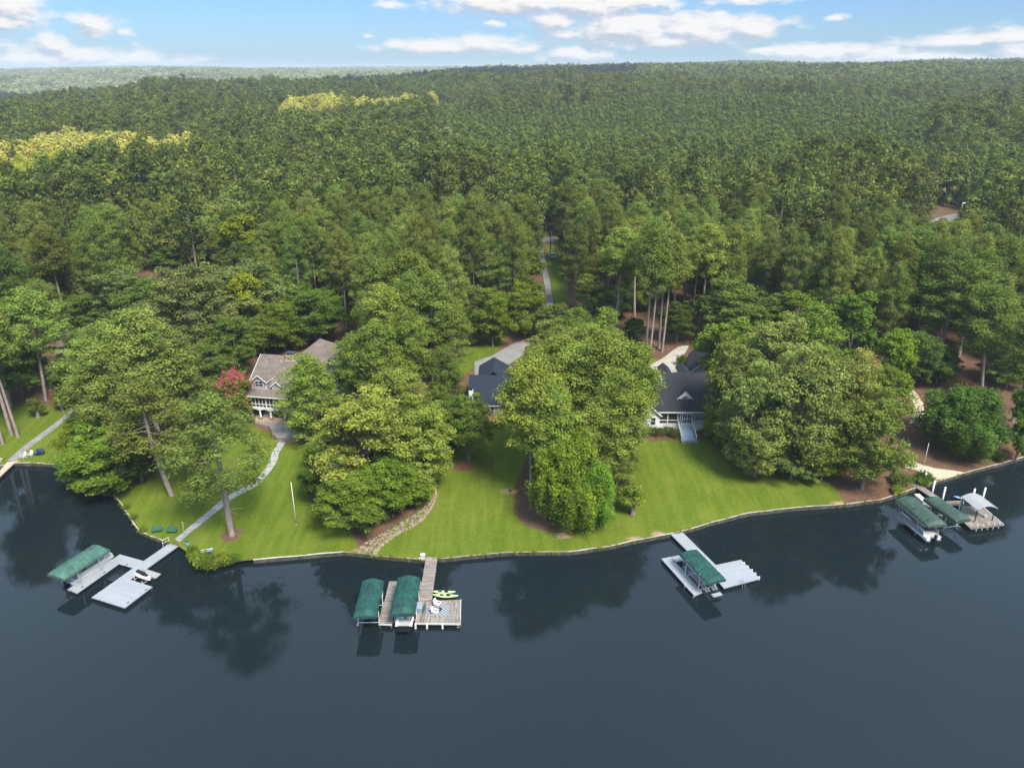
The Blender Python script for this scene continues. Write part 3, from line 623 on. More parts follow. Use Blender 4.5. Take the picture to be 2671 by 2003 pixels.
def hull(label,name,loc,yaw,L=6.0,w=2.3,low=BLACK,topm=WHITE,cat='boat'):
    t=thing(name,label,cat,loc,yaw)
    st=[(-.5,.90,.0,1),(-.3,.96,0,1),(0,1,0,1.02),(.25,.82,.04,1.06),(.4,.5,.14,1.12),(.5,.04,.5,1.2)]
    def sec(y,wf,keel,top): 
        hw=w/2*wf; return [(-hw,y*L,top*.95),(-hw*.93,y*L,.45+keel*.4),(0,y*L,.05+keel),(hw*.93,y*L,.45+keel*.4),(hw,y*L,top*.95)]
    b=MB();vs=[];fs=[]
    for s in st: vs+=sec(*s)
    for i in range(len(st)-1):
        for k in range(4): fs.append((i*5+k,i*5+k+1,(i+1)*5+k+1,(i+1)*5+k))
    fs.append((4,3,2,1,0)); b.add(vs,fs); b.build('hull',low,t,smooth=False)
    d=MB();vs=[];fs=[]
    for i,s in enumerate(st):
        hw=w/2*s[1]*1.015; z=s[3]*.95; ins=.62 if .0<=s[0]<.3 or s[0]<0 else .0
        vs+=[(-hw,s[0]*L,z),(-hw*.75,s[0]*L,z+.05),(-hw*.55,s[0]*L,z-(.45 if -.35<s[0]<.3 else -.1)),(hw*.55,s[0]*L,z-(.45 if -.35<s[0]<.3 else -.1)),(hw*.75,s[0]*L,z+.05),(hw,s[0]*L,z)]
    for i in range(len(st)-1):
        for k in range(5): fs.append((i*6+k,(i+1)*6+k,(i+1)*6+k+1,i*6+k+1))
    d.add(vs,fs); d.build('top_deck',topm,t)
    MB().slab([(-w*.36,L*.17,1.05),(w*.36,L*.17,1.05),(w*.30,L*.08,1.5),(-w*.30,L*.08,1.5)],.03).build('windscreen',GLASS,t)
    for x in (-.45,.45): MB().box(x-.25,-.9,.5,x+.25,-.4,.9).box(x-.25,-1.02,.902,x+.25,-.88,1.3).build('seat',topm,t)
    MB().box(-w*.34,-L/2-.3,.35,w*.34,-L/2-.005,.42).build('swim_platform',low,t)
    return t
def spot(far,near,z=3.0):
    a=W(*far,z);b=W(*near,z); c=(a+b)/2; return c,math.atan2(a[1]-b[1],a[0]-b[0])-R(90)
m2=lambda a,b:((a[0]+b[0])/2,(a[1]+b[1])/2)
b1f,b1n=m2((946.5,1513),(1001,1515)),m2((919.5,1609),(983,1610))
boat_lift('boat lift under the left of the two dark green covers beside the brown timber dock',b1f,b1n,2.95,GREENV,seed=1)
b2f,b2n=m2((1039,1505),(1096,1506)),m2((1018,1602),(1082.5,1604))
boat_lift('boat lift under the dark green cover over the black and white speedboat',b2f,b2n,3.05,GREENV,seed=2)
c,y=spot(b2f,b2n); hull('black and white speedboat backed under a dark green cover with its stern showing','speedboat',(c[0]+.05,c[1]-.95,.35),y)
af,an=m2((242.8,1421),(289,1432.5)),m2((125,1497.6),(164.6,1512))
boat_lift('boat lift under the pale green cover on the far left',af,an,3.2,GREENL,h=.8,seed=3,posts=ALU)
c=(W(*z8(690,690),.8)+W(*z8(1235,345),.8))/2; q_=W(*z8(1235,345),.8)-W(*z8(690,690),.8); y=math.atan2(q_[1],q_[0])-R(90); nrm=np.array([math.cos(y),math.sin(y)]); pb,L=pontoon_boat('long white pontoon boat half out from under the pale green cover',(c[0]-nrm[0]*.6,c[1]-nrm[1]*.6,.3),y,6.9)
outboard(pb,-L/2,OFFW)
cf,cn=m2((1773.6,1442.5),(1814.3,1432)),m2((1849.3,1524.7),(1891.6,1509))
cl,L=boat_lift('empty boat lift under the green cover with checked edge trim',cf,cn,2.9,GREENV,h=.55,seed=4,valance=True)
q=MB()
for x in (-.6,-.2,.5,.9): q.tube([(x,-L*.35,.75),(x,L*.3,.75)],.07,6)
q.build('bunk',OFFW,cl); MB().box(-.2,-L/2+.1,.42,1.2,-L/2+.7,.55).build('step_platform',DECKW,cl)
df,dn=m2((2335.6,1303),(2381,1295)),m2((2421,1373.7),(2470.8,1368.8))
boat_lift('boat lift under the larger faded green cover at the old timber dock',df,dn,3.25,GREENO,h=.85,seed=5,posts=ALU,valance=True)
c,y=spot(df,dn); nrm=np.array([math.cos(y),math.sin(y)]); fw=np.array([-math.sin(y),math.cos(y)])
pb,L=pontoon_boat('grey pontoon boat with dark outboard under the larger faded green cover',(c[0]-nrm[0]*.35-fw[0]*.9,c[1]-nrm[1]*.35-fw[1]*.9,.35),y,7.0,body=ALU); outboard(pb,-L/2,NAVY)
ef,en=m2((2413,1301),(2440,1294)),m2((2490,1361),(2536,1354))
boat_lift('boat lift under the slimmer faded green cover next to the curved white shelter',ef,en,2.7,GREENO,z=2.8,h=.75,seed=6,skirt=.4,hip=.9)
# ---------------------------------------------------------------- small craft and dock furniture
def kayak(label,loc,yaw,m,L=3.2,w=.75,group=None):
    t=thing('kayak',label,'kayak',loc,yaw,group); b=MB(); vs=[];fs=[]; n=10
    for i,s in enumerate(np.linspace(-1,1,11)):
        ww=w/2*max(.05,(1-abs(s)**2.2)); zz=.22+.12*s*s
        vs+=[(ww*math.cos(a)*(1 if math.sin(a)<0 else .92),s*L/2,(.18*math.sin(a) if math.sin(a)<0 else .07*math.sin(a))+zz) for a in np.linspace(0,2*math.pi,n,endpoint=False)]
    for i in range(10): fs+=[(i*n+k,i*n+(k+1)%n,(i+1)*n+(k+1)%n,(i+1)*n+k) for k in range(n)]
    b.add(vs,fs).build('hull',m,t,smooth=True)
    MB().box(-.2,-.55,.29,.2,-.1,.33).box(-.2,-.62,.29,.2,-.57,.62).build('seat',BLACK,t); MB().box(-.16,.25,.29,.16,.75,.315).build('hatch',BLACK,t)
    return t
LIME=mat('lime_plastic',(.38,.49,.22),.4,.08,2)
kayak('plain lime green kayak lying behind the other at the timber dock',W(*z2(1438,866),.05),R(90)-R(2),LIME)
kayak('lime green kayak with dark seat lying nearest the timber sun deck',W(*z2(1462,915),.05),R(90)-R(3),LIME,3.5,.8)
kayak('blue patterned kayak lying behind the curved white shelter',W(*z4(1310,858),.3),R(80),mat('blue_plastic',(.04,.14,.50),.4,.5,2.5,col2=(.45,.58,.72)),2.8,.8)
def jetski(label,loc,yaw,m,m2_):
    t=thing('jet_ski',label,'jet ski',loc,yaw); b=MB();vs=[];fs=[];L=3.2
    st=[(-.5,.5,.45),(-.3,.58,.55),(0,.6,.62),(.25,.5,.72),(.42,.28,.75),(.5,.03,.7)]
    for y,hw,z in st: vs+=[(-hw,y*L,z*.75),(-hw*.8,y*L,.25),(0,y*L,.05 if y<.4 else .4),(hw*.8,y*L,.25),(hw,y*L,z*.75),(hw*.5,y*L,z),(-hw*.5,y*L,z)]
    for i in range(5): fs+=[(i*7+k,i*7+(k+1)%7,(i+1)*7+(k+1)%7,(i+1)*7+k) for k in range(7)]
    fs.append(tuple(range(6,-1,-1))); b.add(vs,fs).build('hull',m,t)
    MB().box(-.22,-1.3,.6,.22,.0,.88).build('seat',BLACK,t)
    MB().add([(-.3,0,.62),(.3,0,.62),(.22,1.1,.72),(-.22,1.1,.72),(-.2,.1,1.0),(.2,.1,1.0),(.1,.7,.9),(-.1,.7,.9)],[(0,1,5,4),(1,2,6,5),(2,3,7,6),(3,0,4,7),(4,5,6,7)]).build('hood',m2_,t)
    MB().tube([(-.4,.1,1.1),(0,.18,1.05),(.4,.1,1.1)],.03,6).build('handlebar',BLACK,t)
a_=W(*z8(1700,600),.4);b_=W(*z8(1930,720),.4)
jetski('white jet ski parked on its lift in the notch of the pale grey dock',((a_+b_)/2)+np.array([0,0,.0]),math.atan2(b_[1]-a_[1],b_[0]-a_[0])-R(90),WHITE,BLACK)
jl=thing('lift_frame','small white jet ski lift frame with arms in the notch of the pale grey dock','lift',(a_+b_)/2*np.array([1,1,0]),math.atan2(b_[1]-a_[1],b_[0]-a_[0])-R(90))
for sx in (-.85,.85):
    MB().tube([(sx,-.9,-1),(sx,-.9,1.3)],.05,6).build('post',OFFW,jl); MB().tube([(sx,.9,-1),(sx,.9,.75)],.05,6).build('post',OFFW,jl)
MB().tube([(-.85,-.9,.35),(.85,-.9,.35)],.05,6).tube([(-.85,.9,.35),(.85,.9,.35)],.05,6).build('cradle',ALU,jl)
MB().tube([(.85,-.9,1.3),(1.15,-.7,1.9)],.03,6).tube([(1.0,-.7,1.9),(1.3,-.7,1.9)],.03,6).build('winch_wheel',mat('pale_blue',(.25,.5,.62),.5,.1,2),jl)
# adirondack chairs
def adirondack(label,loc,rz,m,group=None):
    t=thing('lawn_chair',label,'chair',loc,rz,group)
    b=MB()
    for k in range(5): b.slab([(-.28+k*.115,-.35,.38),(-.18+k*.115,-.35,.38),(-.18+k*.115,.2,.27),(-.28+k*.115,.2,.27)],.03)
    b.build('seat',m,t); b=MB()
    for k in range(5):
        x=-.30+k*.125; h=.98+.08*(1-abs(k-2)/2); b.slab([(x,.2,.26),(x+.105,.2,.26),(x+.105,.52,h),(x,.52,h)],.03)
    b.build('backrest',m,t)
    for sx in (-.36,.36):
        MB().slab([(sx-.07,-.42,.58),(sx+.07,-.42,.58),(sx+.07,.4,.55),(sx-.07,.4,.55)],.03).build('armrest',m,t)
        MB().box(sx-.02,-.38,0,sx+.02,-.28,.545).build('leg',m,t); MB().slab([(sx-.025,-.3,.36),(sx+.025,-.3,.36),(sx+.025,.55,.08),(sx-.025,.55,.08)],.1).build('leg',m,t)
    return t
def GZ(p): return G(*p)
ch=adirondack('white lawn chair on the inlet grass, the left one by the path',GZ((62,1194)),R(-25),WHITE,'white lawn chairs by the inlet')
dup(ch,GZ((80,1190)),R(-10),'white lawn chair on the inlet grass, the right one beside the navy chairs','white lawn chairs by the inlet')
ch2=adirondack('navy lawn chair by the inlet standing next to the white chairs',GZ((98,1187)),R(0),NAVY,'navy lawn chairs by the inlet')
dup(ch2,GZ((110,1185)),R(15),'navy lawn chair by the inlet farthest from the path','navy lawn chairs by the inlet')
dup(ch,W(*z2(1355,1040),.625),R(60),'white deck chair on the timber dock at the far edge of the lattice rug','white chairs on the timber dock')
dup(ch,W(*z2(1325,1145),.625),R(75),'white deck chair on the timber dock nearest the water','white chairs on the timber dock')
rug=thing('lattice_rug','navy and white lattice patterned rug on the timber dock','rug',W(*z2(1365,1100),.627))
def lattice():
    m,nt,N,L,b=new_mat('lattice_weave'); MATS['lattice_weave']=m
    tc=N.new('ShaderNodeTexCoord'); mp=N.new('ShaderNodeMapping'); mp.inputs['Rotation'].default_value=(0,0,R(45)); L.new(tc.outputs['Object'],mp.inputs[0])
    sx=N.new('ShaderNodeSeparateXYZ'); L.new(mp.outputs[0],sx.inputs[0]); o=[]
    for i in (0,1):
        a=N.new('ShaderNodeMath'); a.operation='PINGPONG'; L.new(sx.outputs[i],a.inputs[0]); a.inputs[1].default_value=.18
        c=N.new('ShaderNodeMath'); c.operation='LESS_THAN'; L.new(a.outputs[0],c.inputs[0]); c.inputs[1].default_value=.05; o.append(c.outputs[0])
    mx=N.new('ShaderNodeMath'); mx.operation='MAXIMUM'; L.new(o[0],mx.inputs[0]); L.new(o[1],mx.inputs[1])
    c=N.new('ShaderNodeMix'); c.data_type='RGBA'; L.new(mx.outputs[0],c.inputs[0]); c.inputs[6].default_value=(.07,.085,.13,1); c.inputs[7].default_value=(.30,.30,.31,1)
    L.new(c.outputs[2],b.inputs['Base Color']); b.inputs['Roughness'].default_value=.9; return m
bb=[local(rug,W(*z2(*p),.627)) for p in ((1225,1035),(1520,1030),(1505,1175),(1212,1172))]
MB().prism([p[:2] for p in bb],0,.012).build('weave',lattice(),rug)
dk=thing('dock_box','grey blue storage box on the timber dock against the green cover','storage box',W(*z2(1105,1085),.625),R(4))
MB().box(-.4,-.65,0,.4,.65,.62).build('body',mat('slate_blue_plastic',(.16,.20,.25),.6,.15,2),dk); MB().slab([(-.43,-.68,.68),(.43,-.68,.64),(.43,.68,.64),(-.43,.68,.68)],.05).build('lid',mat('slate_lid',(.22,.27,.33),.5,.1,2),dk)
um=thing('folded_umbrella','dark green folded umbrella lying on the timber dock by the storage box','umbrella',W(*z2(1172,1085),.625),R(-3))
MB().tube([(0,-.85,.14),(0,-.3,.15),(0,.75,.14),(0,.85,.14)],[.05,.15,.10,.03],8).build('canopy',mat('dark_green_cloth',(.01,.06,.05),.8,.2,3),um); MB().tube([(0,-1.15,.14),(0,-.86,.14)],.025,6).build('pole',ALU,um)
tb=thing('side_table','small dark round table between the white deck chairs','table',W(*z2(1388,1112),.64))
MB().tube([(0,0,.42),(0,0,.46)],.28,14).build('tabletop',BLACK,tb); MB().tube([(0,0,.0),(0,0,.419)],.05,8).build('leg',BLACK,tb)
pu=thing('pump_box','white pump box on the shore at the head of the timber gangway','pump',W(*z2(1157,400),.72))
MB().box(-.3,-.25,0,.3,.25,.7).build('body',OFFW,pu); MB().box(-.34,-.29,.702,.34,.29,.78).build('lid',WHITE,pu); MB().tube([(-.35,0,.2),(-.6,-.1,.15)],.12,8).build('pipe',WHITE,pu)
def bench(label,loc,rz,m):
    t=thing('garden_bench',label,'bench',loc,rz,'green benches at the lawn edge')
    MB().box(-.75,-.25,.40,.75,.22,.45).build('seat',m,t); MB().slab([(-.75,.24,.46),(.75,.24,.46),(.75,.38,.92),(-.75,.38,.92)],.04).build('backrest',m,t)
    for x in (-.68,.68):
        for y in (-.2,.18): MB().box(x-.04,y-.04,0,x+.04,y+.04,.398).build('leg',m,t)
    for x in (-.74,.74): MB().box(x-.04,-.27,.64,x+.04,.3,.68).build('armrest',m,t)
GB=mat('green_bench_paint',(.03,.10,.065),.6,.2,3)
bench('green bench on the left lawn, nearer the corner of the sea wall',GZ((411,1388)),R(10),GB)
bench('green bench on the left lawn, nearer the garden path',GZ((449,1390)),R(-4),GB)
def pole(name,label,cat,base,h,r,m,ball=True,baser=.22):
    t=thing(name,label,cat,base); MB().tube([(0,0,-.2),(0,0,h)],[r,r*.6],10).build('pole',m,t,smooth=True)
    if ball: MB().tube([(0,0,h),(0,0,h+.06),(0,0,h+.12)],[.03,.09,.02],8).build('finial',m,t)
    MB().tube([(0,0,-.05),(0,0,.1)],[baser,baser*.8],12).build('base',CONC,t); return t
pole('flagpole','bare white flagpole standing on the left lawn','flagpole',GZ((772.8,1368)),7.3,.075,WHITE)
pole('flagpole','bare white flagpole on the pine straw bank above the old timber dock','flagpole',GZ(z4(801,425)),4.3,.06,WHITE,baser=.1)
pole('lamp_post','slim post with small lamp where the garden path meets the grey gangway','lamp post',GZ(c1(345,1250)),2.6,.03,OFFW,baser=.1)
uo=thing('utility_pole','wooden utility pole beside the far driveway in the woods','utility pole',G(1435,672)); MB().tube([(0,0,-.3),(0,0,9.5)],[.16,.11],8).build('pole',DARKW,uo); MB().bar((-1,0,9),(1,0,9),.1).build('crossarm',DARKW,uo); MB().tube([(.25,0,7.6),(.25,0,8.5)],.16,8).build('transformer',ALU,uo)
uo=thing('utility_pole','pale utility pole with lamp arm by the far right road','utility pole',G(*c5(1808,345))); MB().tube([(0,0,-.3),(0,0,10)],[.2,.13],8).build('pole',OFFW,uo); MB().tube([(0,0,9.6),(1.5,0,10.1)],.05,6).build('lamp_arm',ALU,uo); MB().box(1.3,-.15,10.0,2.0,.15,10.15).build('lamp_head',ALU,uo)
# rowing frame and barrels on the point
ur=thing('lounge_frame','white two legged frame with blue bundle lying on the left lawn point','frame',GZ(c1(585,1410)),R(15))
MB().bar((-.9,-.25,.3),(.4,-.25,.35),.07).bar((-.9,.25,.3),(.4,.25,.35),.07).bar((.4,-.25,.35),(.4,.25,.35),.06).bar((-.5,-.25,0),(-.5,-.25,.3),.05).bar((-.5,.25,0),(-.5,.25,.3),.05).build('frame',WHITE,ur)
MB().tube([(.55,-.2,.3),(.6,.05,.4),(.55,.3,.3)],[.15,.25,.12],8).build('bundle',mat('blue_cloth',(.15,.3,.5),.8,.2,4),ur)
fp=thing('fire_pit','round dark fire pit on the left lawn point','fire pit',GZ(c1(600,1445)))
MB().tube([(0,0,0),(0,0,.3)],[.55,.62],14).build('bowl',mat('rusty_grey',(.12,.11,.10),.9,.3,3),fp); MB().tube([(0,0,.302),(0,0,.33)],.52,14).build('ash_bed',BLACK,fp)
ba=thing('barrel','round green barrel beside the foot of the grey gangway','barrel',GZ(c1(375,1345)))
MB().tube([(0,0,0),(0,0,.3),(0,0,.65),(0,0,.75)],[.24,.3,.28,.15],12).build('body',mat('teal_green',(.08,.28,.20),.6,.15,3),ba); MB().tube([(0,0,.752),(0,0,.79)],.2,12).build('lid',BLACK,ba)
po=thing('planter','round tan planter with small plant left of the walkway','planter',GZ(z1(8,330))); MB().tube([(0,0,0),(0,0,.55)],[.25,.4],12).build('pot',SAND,po)
# left walkway continuing over the water
dW=dock('walkway_dock','concrete coloured walkway dock leaving the bottom left shore corner',W(*z1(40,400),.6),0)
deckpart(dW,'deck',[z1(0,400),z1(60,330),z1(165,315),z1(110,345),z1(-200,640),z1(-360,640)],.72,SAND,.2)
piles(dW,[z1(-40,480),z1(-150,590),z1(-180,520)],.5,0,.1,DARKW)
sr=thing('stump_ring','low tree stump on a bare sandy patch of the middle lawn','stump',GZ((1330,1281))); MB().tube([(0,0,-.1),(0,0,.12),(.05,.03,.4)],[.4,.28,.2],9).build('stump',DARKW,sr)
sh2=thing('power_box','small white box half hidden at the foot of the weeping tree','utility box',GZ((1500,1368))); MB().box(-.3,-.2,0,.3,.2,.7).build('body',WHITE,sh2); MB().box(-.33,-.23,.702,.33,.23,.76).build('lid',OFFW,sh2)
# stone channel beside the middle lawn
def stone_bed():
    line=[z6b(*p) for p in [(1190,760),(1185,830),(1150,900),(1080,960),(1000,1010),(900,1075),(800,1140),(740,1180),(710,1225)]]
    wid=[.5,1.0,1.3,1.5,1.7,1.9,2.3,3.0,3.2]
    P=np.array([G(*p) for p in line]); r=np.random.default_rng(5); V=[];Q=[]
    base=np.array([[1,1,1],[-1,1,1],[-1,-1,1],[1,-1,1],[1,1,-1],[-1,1,-1],[-1,-1,-1],[1,-1,-1]])*.5; fq=np.array([[0,1,2,3],[7,6,5,4],[0,4,5,1],[1,5,6,2],[2,6,7,3],[3,7,4,0]])
    for i in range(len(P)-1):
        d=P[i+1]-P[i]; L=np.linalg.norm(d); n=np.array([d[1],-d[0]])/L
        for k in range(int(L*(wid[i]+wid[i+1])/2*16)):
            t=r.random(); w=wid[i]*(1-t)+wid[i+1]*t; c=P[i]+d*t; o=(r.random()-.5)*w; x=c[0]+n[0]*o; y=c[1]+n[1]*o
            s=r.uniform(.14,.34); a=r.uniform(0,6.28); Rm=np.array([[math.cos(a),-math.sin(a),0],[math.sin(a),math.cos(a),0],[0,0,1]])
            v=(base*np.array([1,.75,.55])*s*(1+r.uniform(-.2,.2,(8,1))))@Rm.T+np.array([x,y,float(hgt(x,y))+s*.18]); Q.append(fq+len(V)*8); V.append(v)
    me=npmesh('stone_bed',np.concatenate(V),np.concatenate(Q),STONE); o=bpy.data.objects.new('stone_bed',me); COL.objects.link(o)
    tag(o,'bed of tan stones curving down to the water beside the middle lawn','stones',kind='stuff')
z6b=lambda x,y:(700+x/2.765,1000+y/2.765)
stone_bed()
def edging(label,line,rad=.22,m=STONE,h=.3):
    t=thing('stone_edging',label,'edging',G(*line[0])); P=np.array([G(*p) for p in line]); b=MB(); r=np.random.default_rng(3)
    for i in range(len(P)-1):
        d=P[i+1]-P[i]; n=max(1,int(np.linalg.norm(d)/.42)); a=math.atan2(d[1],d[0])
        for k in range(n):
            c=P[i]+d*(k+.5)/n; x,y,z=c[0]-P[0][0],c[1]-P[0][1],float(hgt(c[0],c[1]))-P[0][2]; w=.19; u=np.array([math.cos(a),math.sin(a)])*.2; v=np.array([-u[1],u[0]])*.8
            hh=h*r.uniform(.7,1.1); b.prism([(x-u[0]-v[0],y-u[1]-v[1]),(x+u[0]-v[0],y+u[1]-v[1]),(x+u[0]+v[0],y+u[1]+v[1]),(x-u[0]+v[0],y-u[1]+v[1])],z-.2,z+hh)
    b.build('stones',m,t)
edging('pale stone edging on the lawn side of the stone bed',[z6b(*p) for p in [(1205,760),(1212,820),(1180,900),(1120,980),(1030,1040),(960,1070),(860,1130),(800,1180),(780,1225)]])

# ---------------------------------------------------------------- houses
TAUPE=mat('taupe_shingles',(.125,.100,.086),.95,.30,.55,bump=.25,stretch=(1,1,4),detail=7)
SLATE=mat('blue_black_shingles',(.013,.019,.031),.95,.35,2.2,bump=.3,stretch=(1,1,4),detail=7)
CHAR=mat('charcoal_shingles',(.019,.020,.026),.95,.25,1.2,bump=.25,stretch=(1,1,4),detail=7)
SIDE=mat('grey_siding',(.23,.24,.265),.8,.10,1,boards=(2,.18))
SIDEW=mat('white_siding',(.56,.56,.55),.75,.06,1,boards=(2,.18))
CREAM=mat('cream_wall',(.46,.42,.38),.85,.08,1)
BRICK=mat('brown_brick',(.18,.11,.08),.9,.3,3)
def gable_roof(x0,x1,yf,zf,yr,zr,yb,zb,th=.18):
    b=MB(); b.slab([(x0,yf,zf),(x1,yf,zf),(x1,yr,zr),(x0,yr,zr)],th); b.slab([(x0,yr,zr),(x1,yr,zr),(x1,yb,zb),(x0,yb,zb)],th); return b
def window(par,x0,x1,z0,z1,y,cols=2,rows=2,frame=WHITE,fw=.09,name='window'):
    w=MB(); w.box(x0-fw,y-.06,z0-fw,x1+fw,y,z0).box(x0-fw,y-.06,z1,x1+fw,y,z1+fw).box(x0-fw,y-.06,z0+.001,x0,y,z1-.001).box(x1,y-.06,z0+.001,x1+fw,y,z1-.001)
    for k in range(1,cols):
        x=x0+(x1-x0)*k/cols; w.box(x-.03,y-.05,z0+.002,x+.03,y-.004,z1-.002)
    for k in range(1,rows):
        z=z0+(z1-z0)*k/rows; w.box(x0+.002,y-.046,z-.025,x1-.002,y-.006,z+.025)
    o=w.build(name,frame,par); MB().box(x0,y-.02,z0,x1,y-.003,z1).build('pane',GLASS,o); return o
def dormer(par,x0,x1,yf,zb,ze,zp,zroof,wallm,roofm,win=True,cols=2,rows=2):
    """gabled dormer; zroof(z)->y where the main roof reaches height z"""
    xm=(x0+x1)/2; d=MB(); yb=zroof(zp)+.1
    d.extr([(x0,zb),(x1,zb),(x1,ze),(xm,zp-.1),(x0,ze)],1,yf,yb-.3); o=d.build('dormer',wallm,par)
    ov=.28; s=(zp-ze)/(xm-x0); r=MB()
    for sx in (-1,1):
        e=xm+sx*((x1-x0)/2+ov); ez=ze-ov*s; q=[(e,yf-.3,ez+.12),(xm,yf-.3,zp+.12),(xm,yb,zp+.12),(e,zroof(ez)+.2,ez+.12)]; r.slab(q,.12)
    r.build('dormer_roof',roofm,o); t=MB()
    for sx in (-1,1):
        e=xm+sx*((x1-x0)/2+ov); ez=ze-ov*s; t.bar((e,yf-.33,ez+.02),(xm,yf-.33,zp+.02),.06,.2); t.bar((e,yf-.3,ez+.02),(e,zroof(ez)+.1,ez+.02),.08,.16)
        t.box(xm+sx*(x1-x0)/2-.08,yf-.04,zb,xm+sx*(x1-x0)/2+.08,yf-.004,ze)
    t.box(x0-.08,yf-.05,zb-.12,x1+.08,yf-.003,zb+.02); t.build('trim',WHITE,o)
    if win:
        ww=(x1-x0)*.52; wz=(ze-zb); window(o,xm-ww/2,xm+ww/2,zb+.28*wz,zb+.95*wz,yf-.005,cols,rows)
    return o
def railing(par,p,q,h=.9,m=WHITE,name='railing',n=None):
    p=Vector(p);q=Vector(q); b=MB(); L=(q-p).length; up=Vector((0,0,1)); b.bar(p+up*h,q+up*h,.09,.07); b.bar(p+up*.12,q+up*.12,.06,.05)
    n=n or max(2,int(L/.16))
    for k in range(n+1):
        a=p+(q-p)*k/n; b.bar(a+up*.12,a+up*h,.04 if k%8 else .11)
    return b.build(name,m,par)
# house with taupe roof
h1=thing('lake_house','grey lake house with taupe shingle roof, dormers and arched white colonnade','house',G(656,1091),R(-10))
sl=lambda z:(z-4.95)/.612-.5
MB().box(-1.6,-1.2,-2,17.5,3,.05).build('terrace_floor',mat('terracotta_floor',(.30,.21,.16),.9,.25,1),h1)
MB().box(-.2,3,-1.5,17,3.3,2.2).build('lower_wall',BRICK,h1)
for x in (.1,1.95,4.05,6.9,9.8,12.6,15.4):
    c=MB(); c.tube([(x,0,.5),(x,0,1.85)],[.24,.16],4); o=c.build('column',WHITE,h1); MB().box(x-.3,-.3,.04,x+.3,.3,.5).build('plinth',STONE,o)
ar=MB(); xs=(.1,1.95,4.05,6.9,9.8,12.6,15.4)
poly=[(-.25,1.85)]
for a,b in zip(xs[:-1],xs[1:]):
    a+=.17;b-=.17
    for k in range(9):
        u=k/8; poly.append((a+(b-a)*u,1.86+.24*math.sin(math.pi*u)))
poly+=[(15.65,1.85),(15.65,2.42),(-.25,2.42)]
v=MB(); n=len(poly); front=[(x,-.14,z) for x,z in poly]; back=[(x,.14,z) for x,z in poly]
tri=tessellate_polygon([[Vector((x,0,z)) for x,z in poly]])
v.add(front+back,[tuple(t) for t in tri]+[tuple(i+n for i in t[::-1]) for t in tri]+[(i,(i+1)%n,n+(i+1)%n,n+i) for i in range(n)]); v.build('arched_beam',WHITE,h1)
MB().box(-.2,.145,2.2,15.6,3.0,2.42).build('porch_floor',OFFW,h1)
MB().box(-.15,.05,2.43,7.05,.12,4.75).build('screen',SCREEN,h1)
s=MB(); 
for k in range(11):
    x=-.15+k*.72; s.box(x-.05,-.06,2.43,x+.05,.049,4.75)
for z in (2.47,3.12,4.7): s.box(-.2,-.052,z-.06,7.1,.048,z+.06)
s.box(3.35,-.08,2.43,3.55,.047,4.75); s.build('screen_frame',WHITE,h1)
MB().box(-.15,.12,2.43,-.05,3.0,4.75).build('side_screen',SCREEN,h1)
MB().box(0,3.0,2.421,12.7,15.2,4.9).build('upper_wall',SIDE,h1)
railing(h1,(7.2,0,2.42),(15.4,0,2.42))
for x in (7.4,9.8,12.6,15.4): MB().box(x-.1,-.1,2.421,x+.1,.1,4.7).build('porch_post',WHITE,h1)
for x in (8,9.9,11.6): window(h1,x,x+1.1,2.9,4.3,2.99)
gable_roof(-.75,13.2,-.55,4.95,8.0,10.18,16.5,4.95).build('roof',TAUPE,h1)
f=MB(); f.box(-.78,-.64,4.72,13.2,-.56,4.93)
for yy,zz in (((-.55,8.0),(4.85,10.08)),((8.0,16.5),(10.08,4.85))): f.bar((-.8,yy[0],zz[0]),(-.8,yy[1],zz[1]),.08,.24)
f.build('fascia',WHITE,h1)
MB().extr([(-.0,4.9),(15.6,4.9),(8,9.9)],0,-.1,.1).build('gable_wall',SIDE,h1)
dormer(h1,.5,3.4,1.0,5.9,7.45,8.6,sl,SIDE,TAUPE); dormer(h1,4.62,6.4,1.0,5.85,6.75,7.5,sl,SIDE,TAUPE,cols=3,rows=3); dormer(h1,7.9,9.7,1.0,5.85,6.75,7.5,sl,SIDE,TAUPE,cols=3,rows=3)
c=MB(); c.box(4.85,7.0,8.2,6.7,8.2,10.75); o=c.build('chimney',STONE,h1); MB().box(4.75,6.9,9.3,6.8,7.0,9.55).build('flashing',WHITE,o); MB().box(4.95,7.1,10.751,6.6,8.1,10.8).box(4.85,6.95,10.95,6.7,8.25,11.1).box(5.0,7.1,10.8,5.1,7.2,10.95).box(6.45,7.1,10.8,6.55,7.2,10.95).build('chimney_cap',mat('slate_metal',(.03,.035,.05),.5,.2,2),o)
for x,y in ((1.1,6.3),(4.0,6.6),(5.4,5.0)): z=4.95+(y+.55)*.612; MB().tube([(x,y,z-.1),(x,y,z+.45)],.06,8).build('vent_pipe',OFFW,h1)
w=MB(); P=(9.6,13.0,12.3); cs=[(5.9,9.2,9.5),(13.3,9.2,9.1),(13.3,17,9.3),(5.9,17,9.3)]
for i in range(4): w.slab([cs[i],cs[(i+1)%4],P],.15)
w.build('hip_roof',TAUPE,h1); MB().box(6.3,9.6,4.9,12.9,16.6,9.25).build('hip_wing_wall',SIDE,h1)
MB().extr([(12.9,0),(17.6,0),(17.6,6.7),(12.9,9.0)],1,9.0,16).build('right_wing_wall',SIDE,h1)
MB().slab([(12.6,8.7,9.3),(18,8.7,6.75),(18,16.4,6.75),(12.6,16.4,9.3)],.16).build('right_wing_roof',TAUPE,h1)
MB().bar((12.6,8.64,9.2),(18,8.64,6.65),.08,.26).build('right_wing_fascia',WHITE,h1)
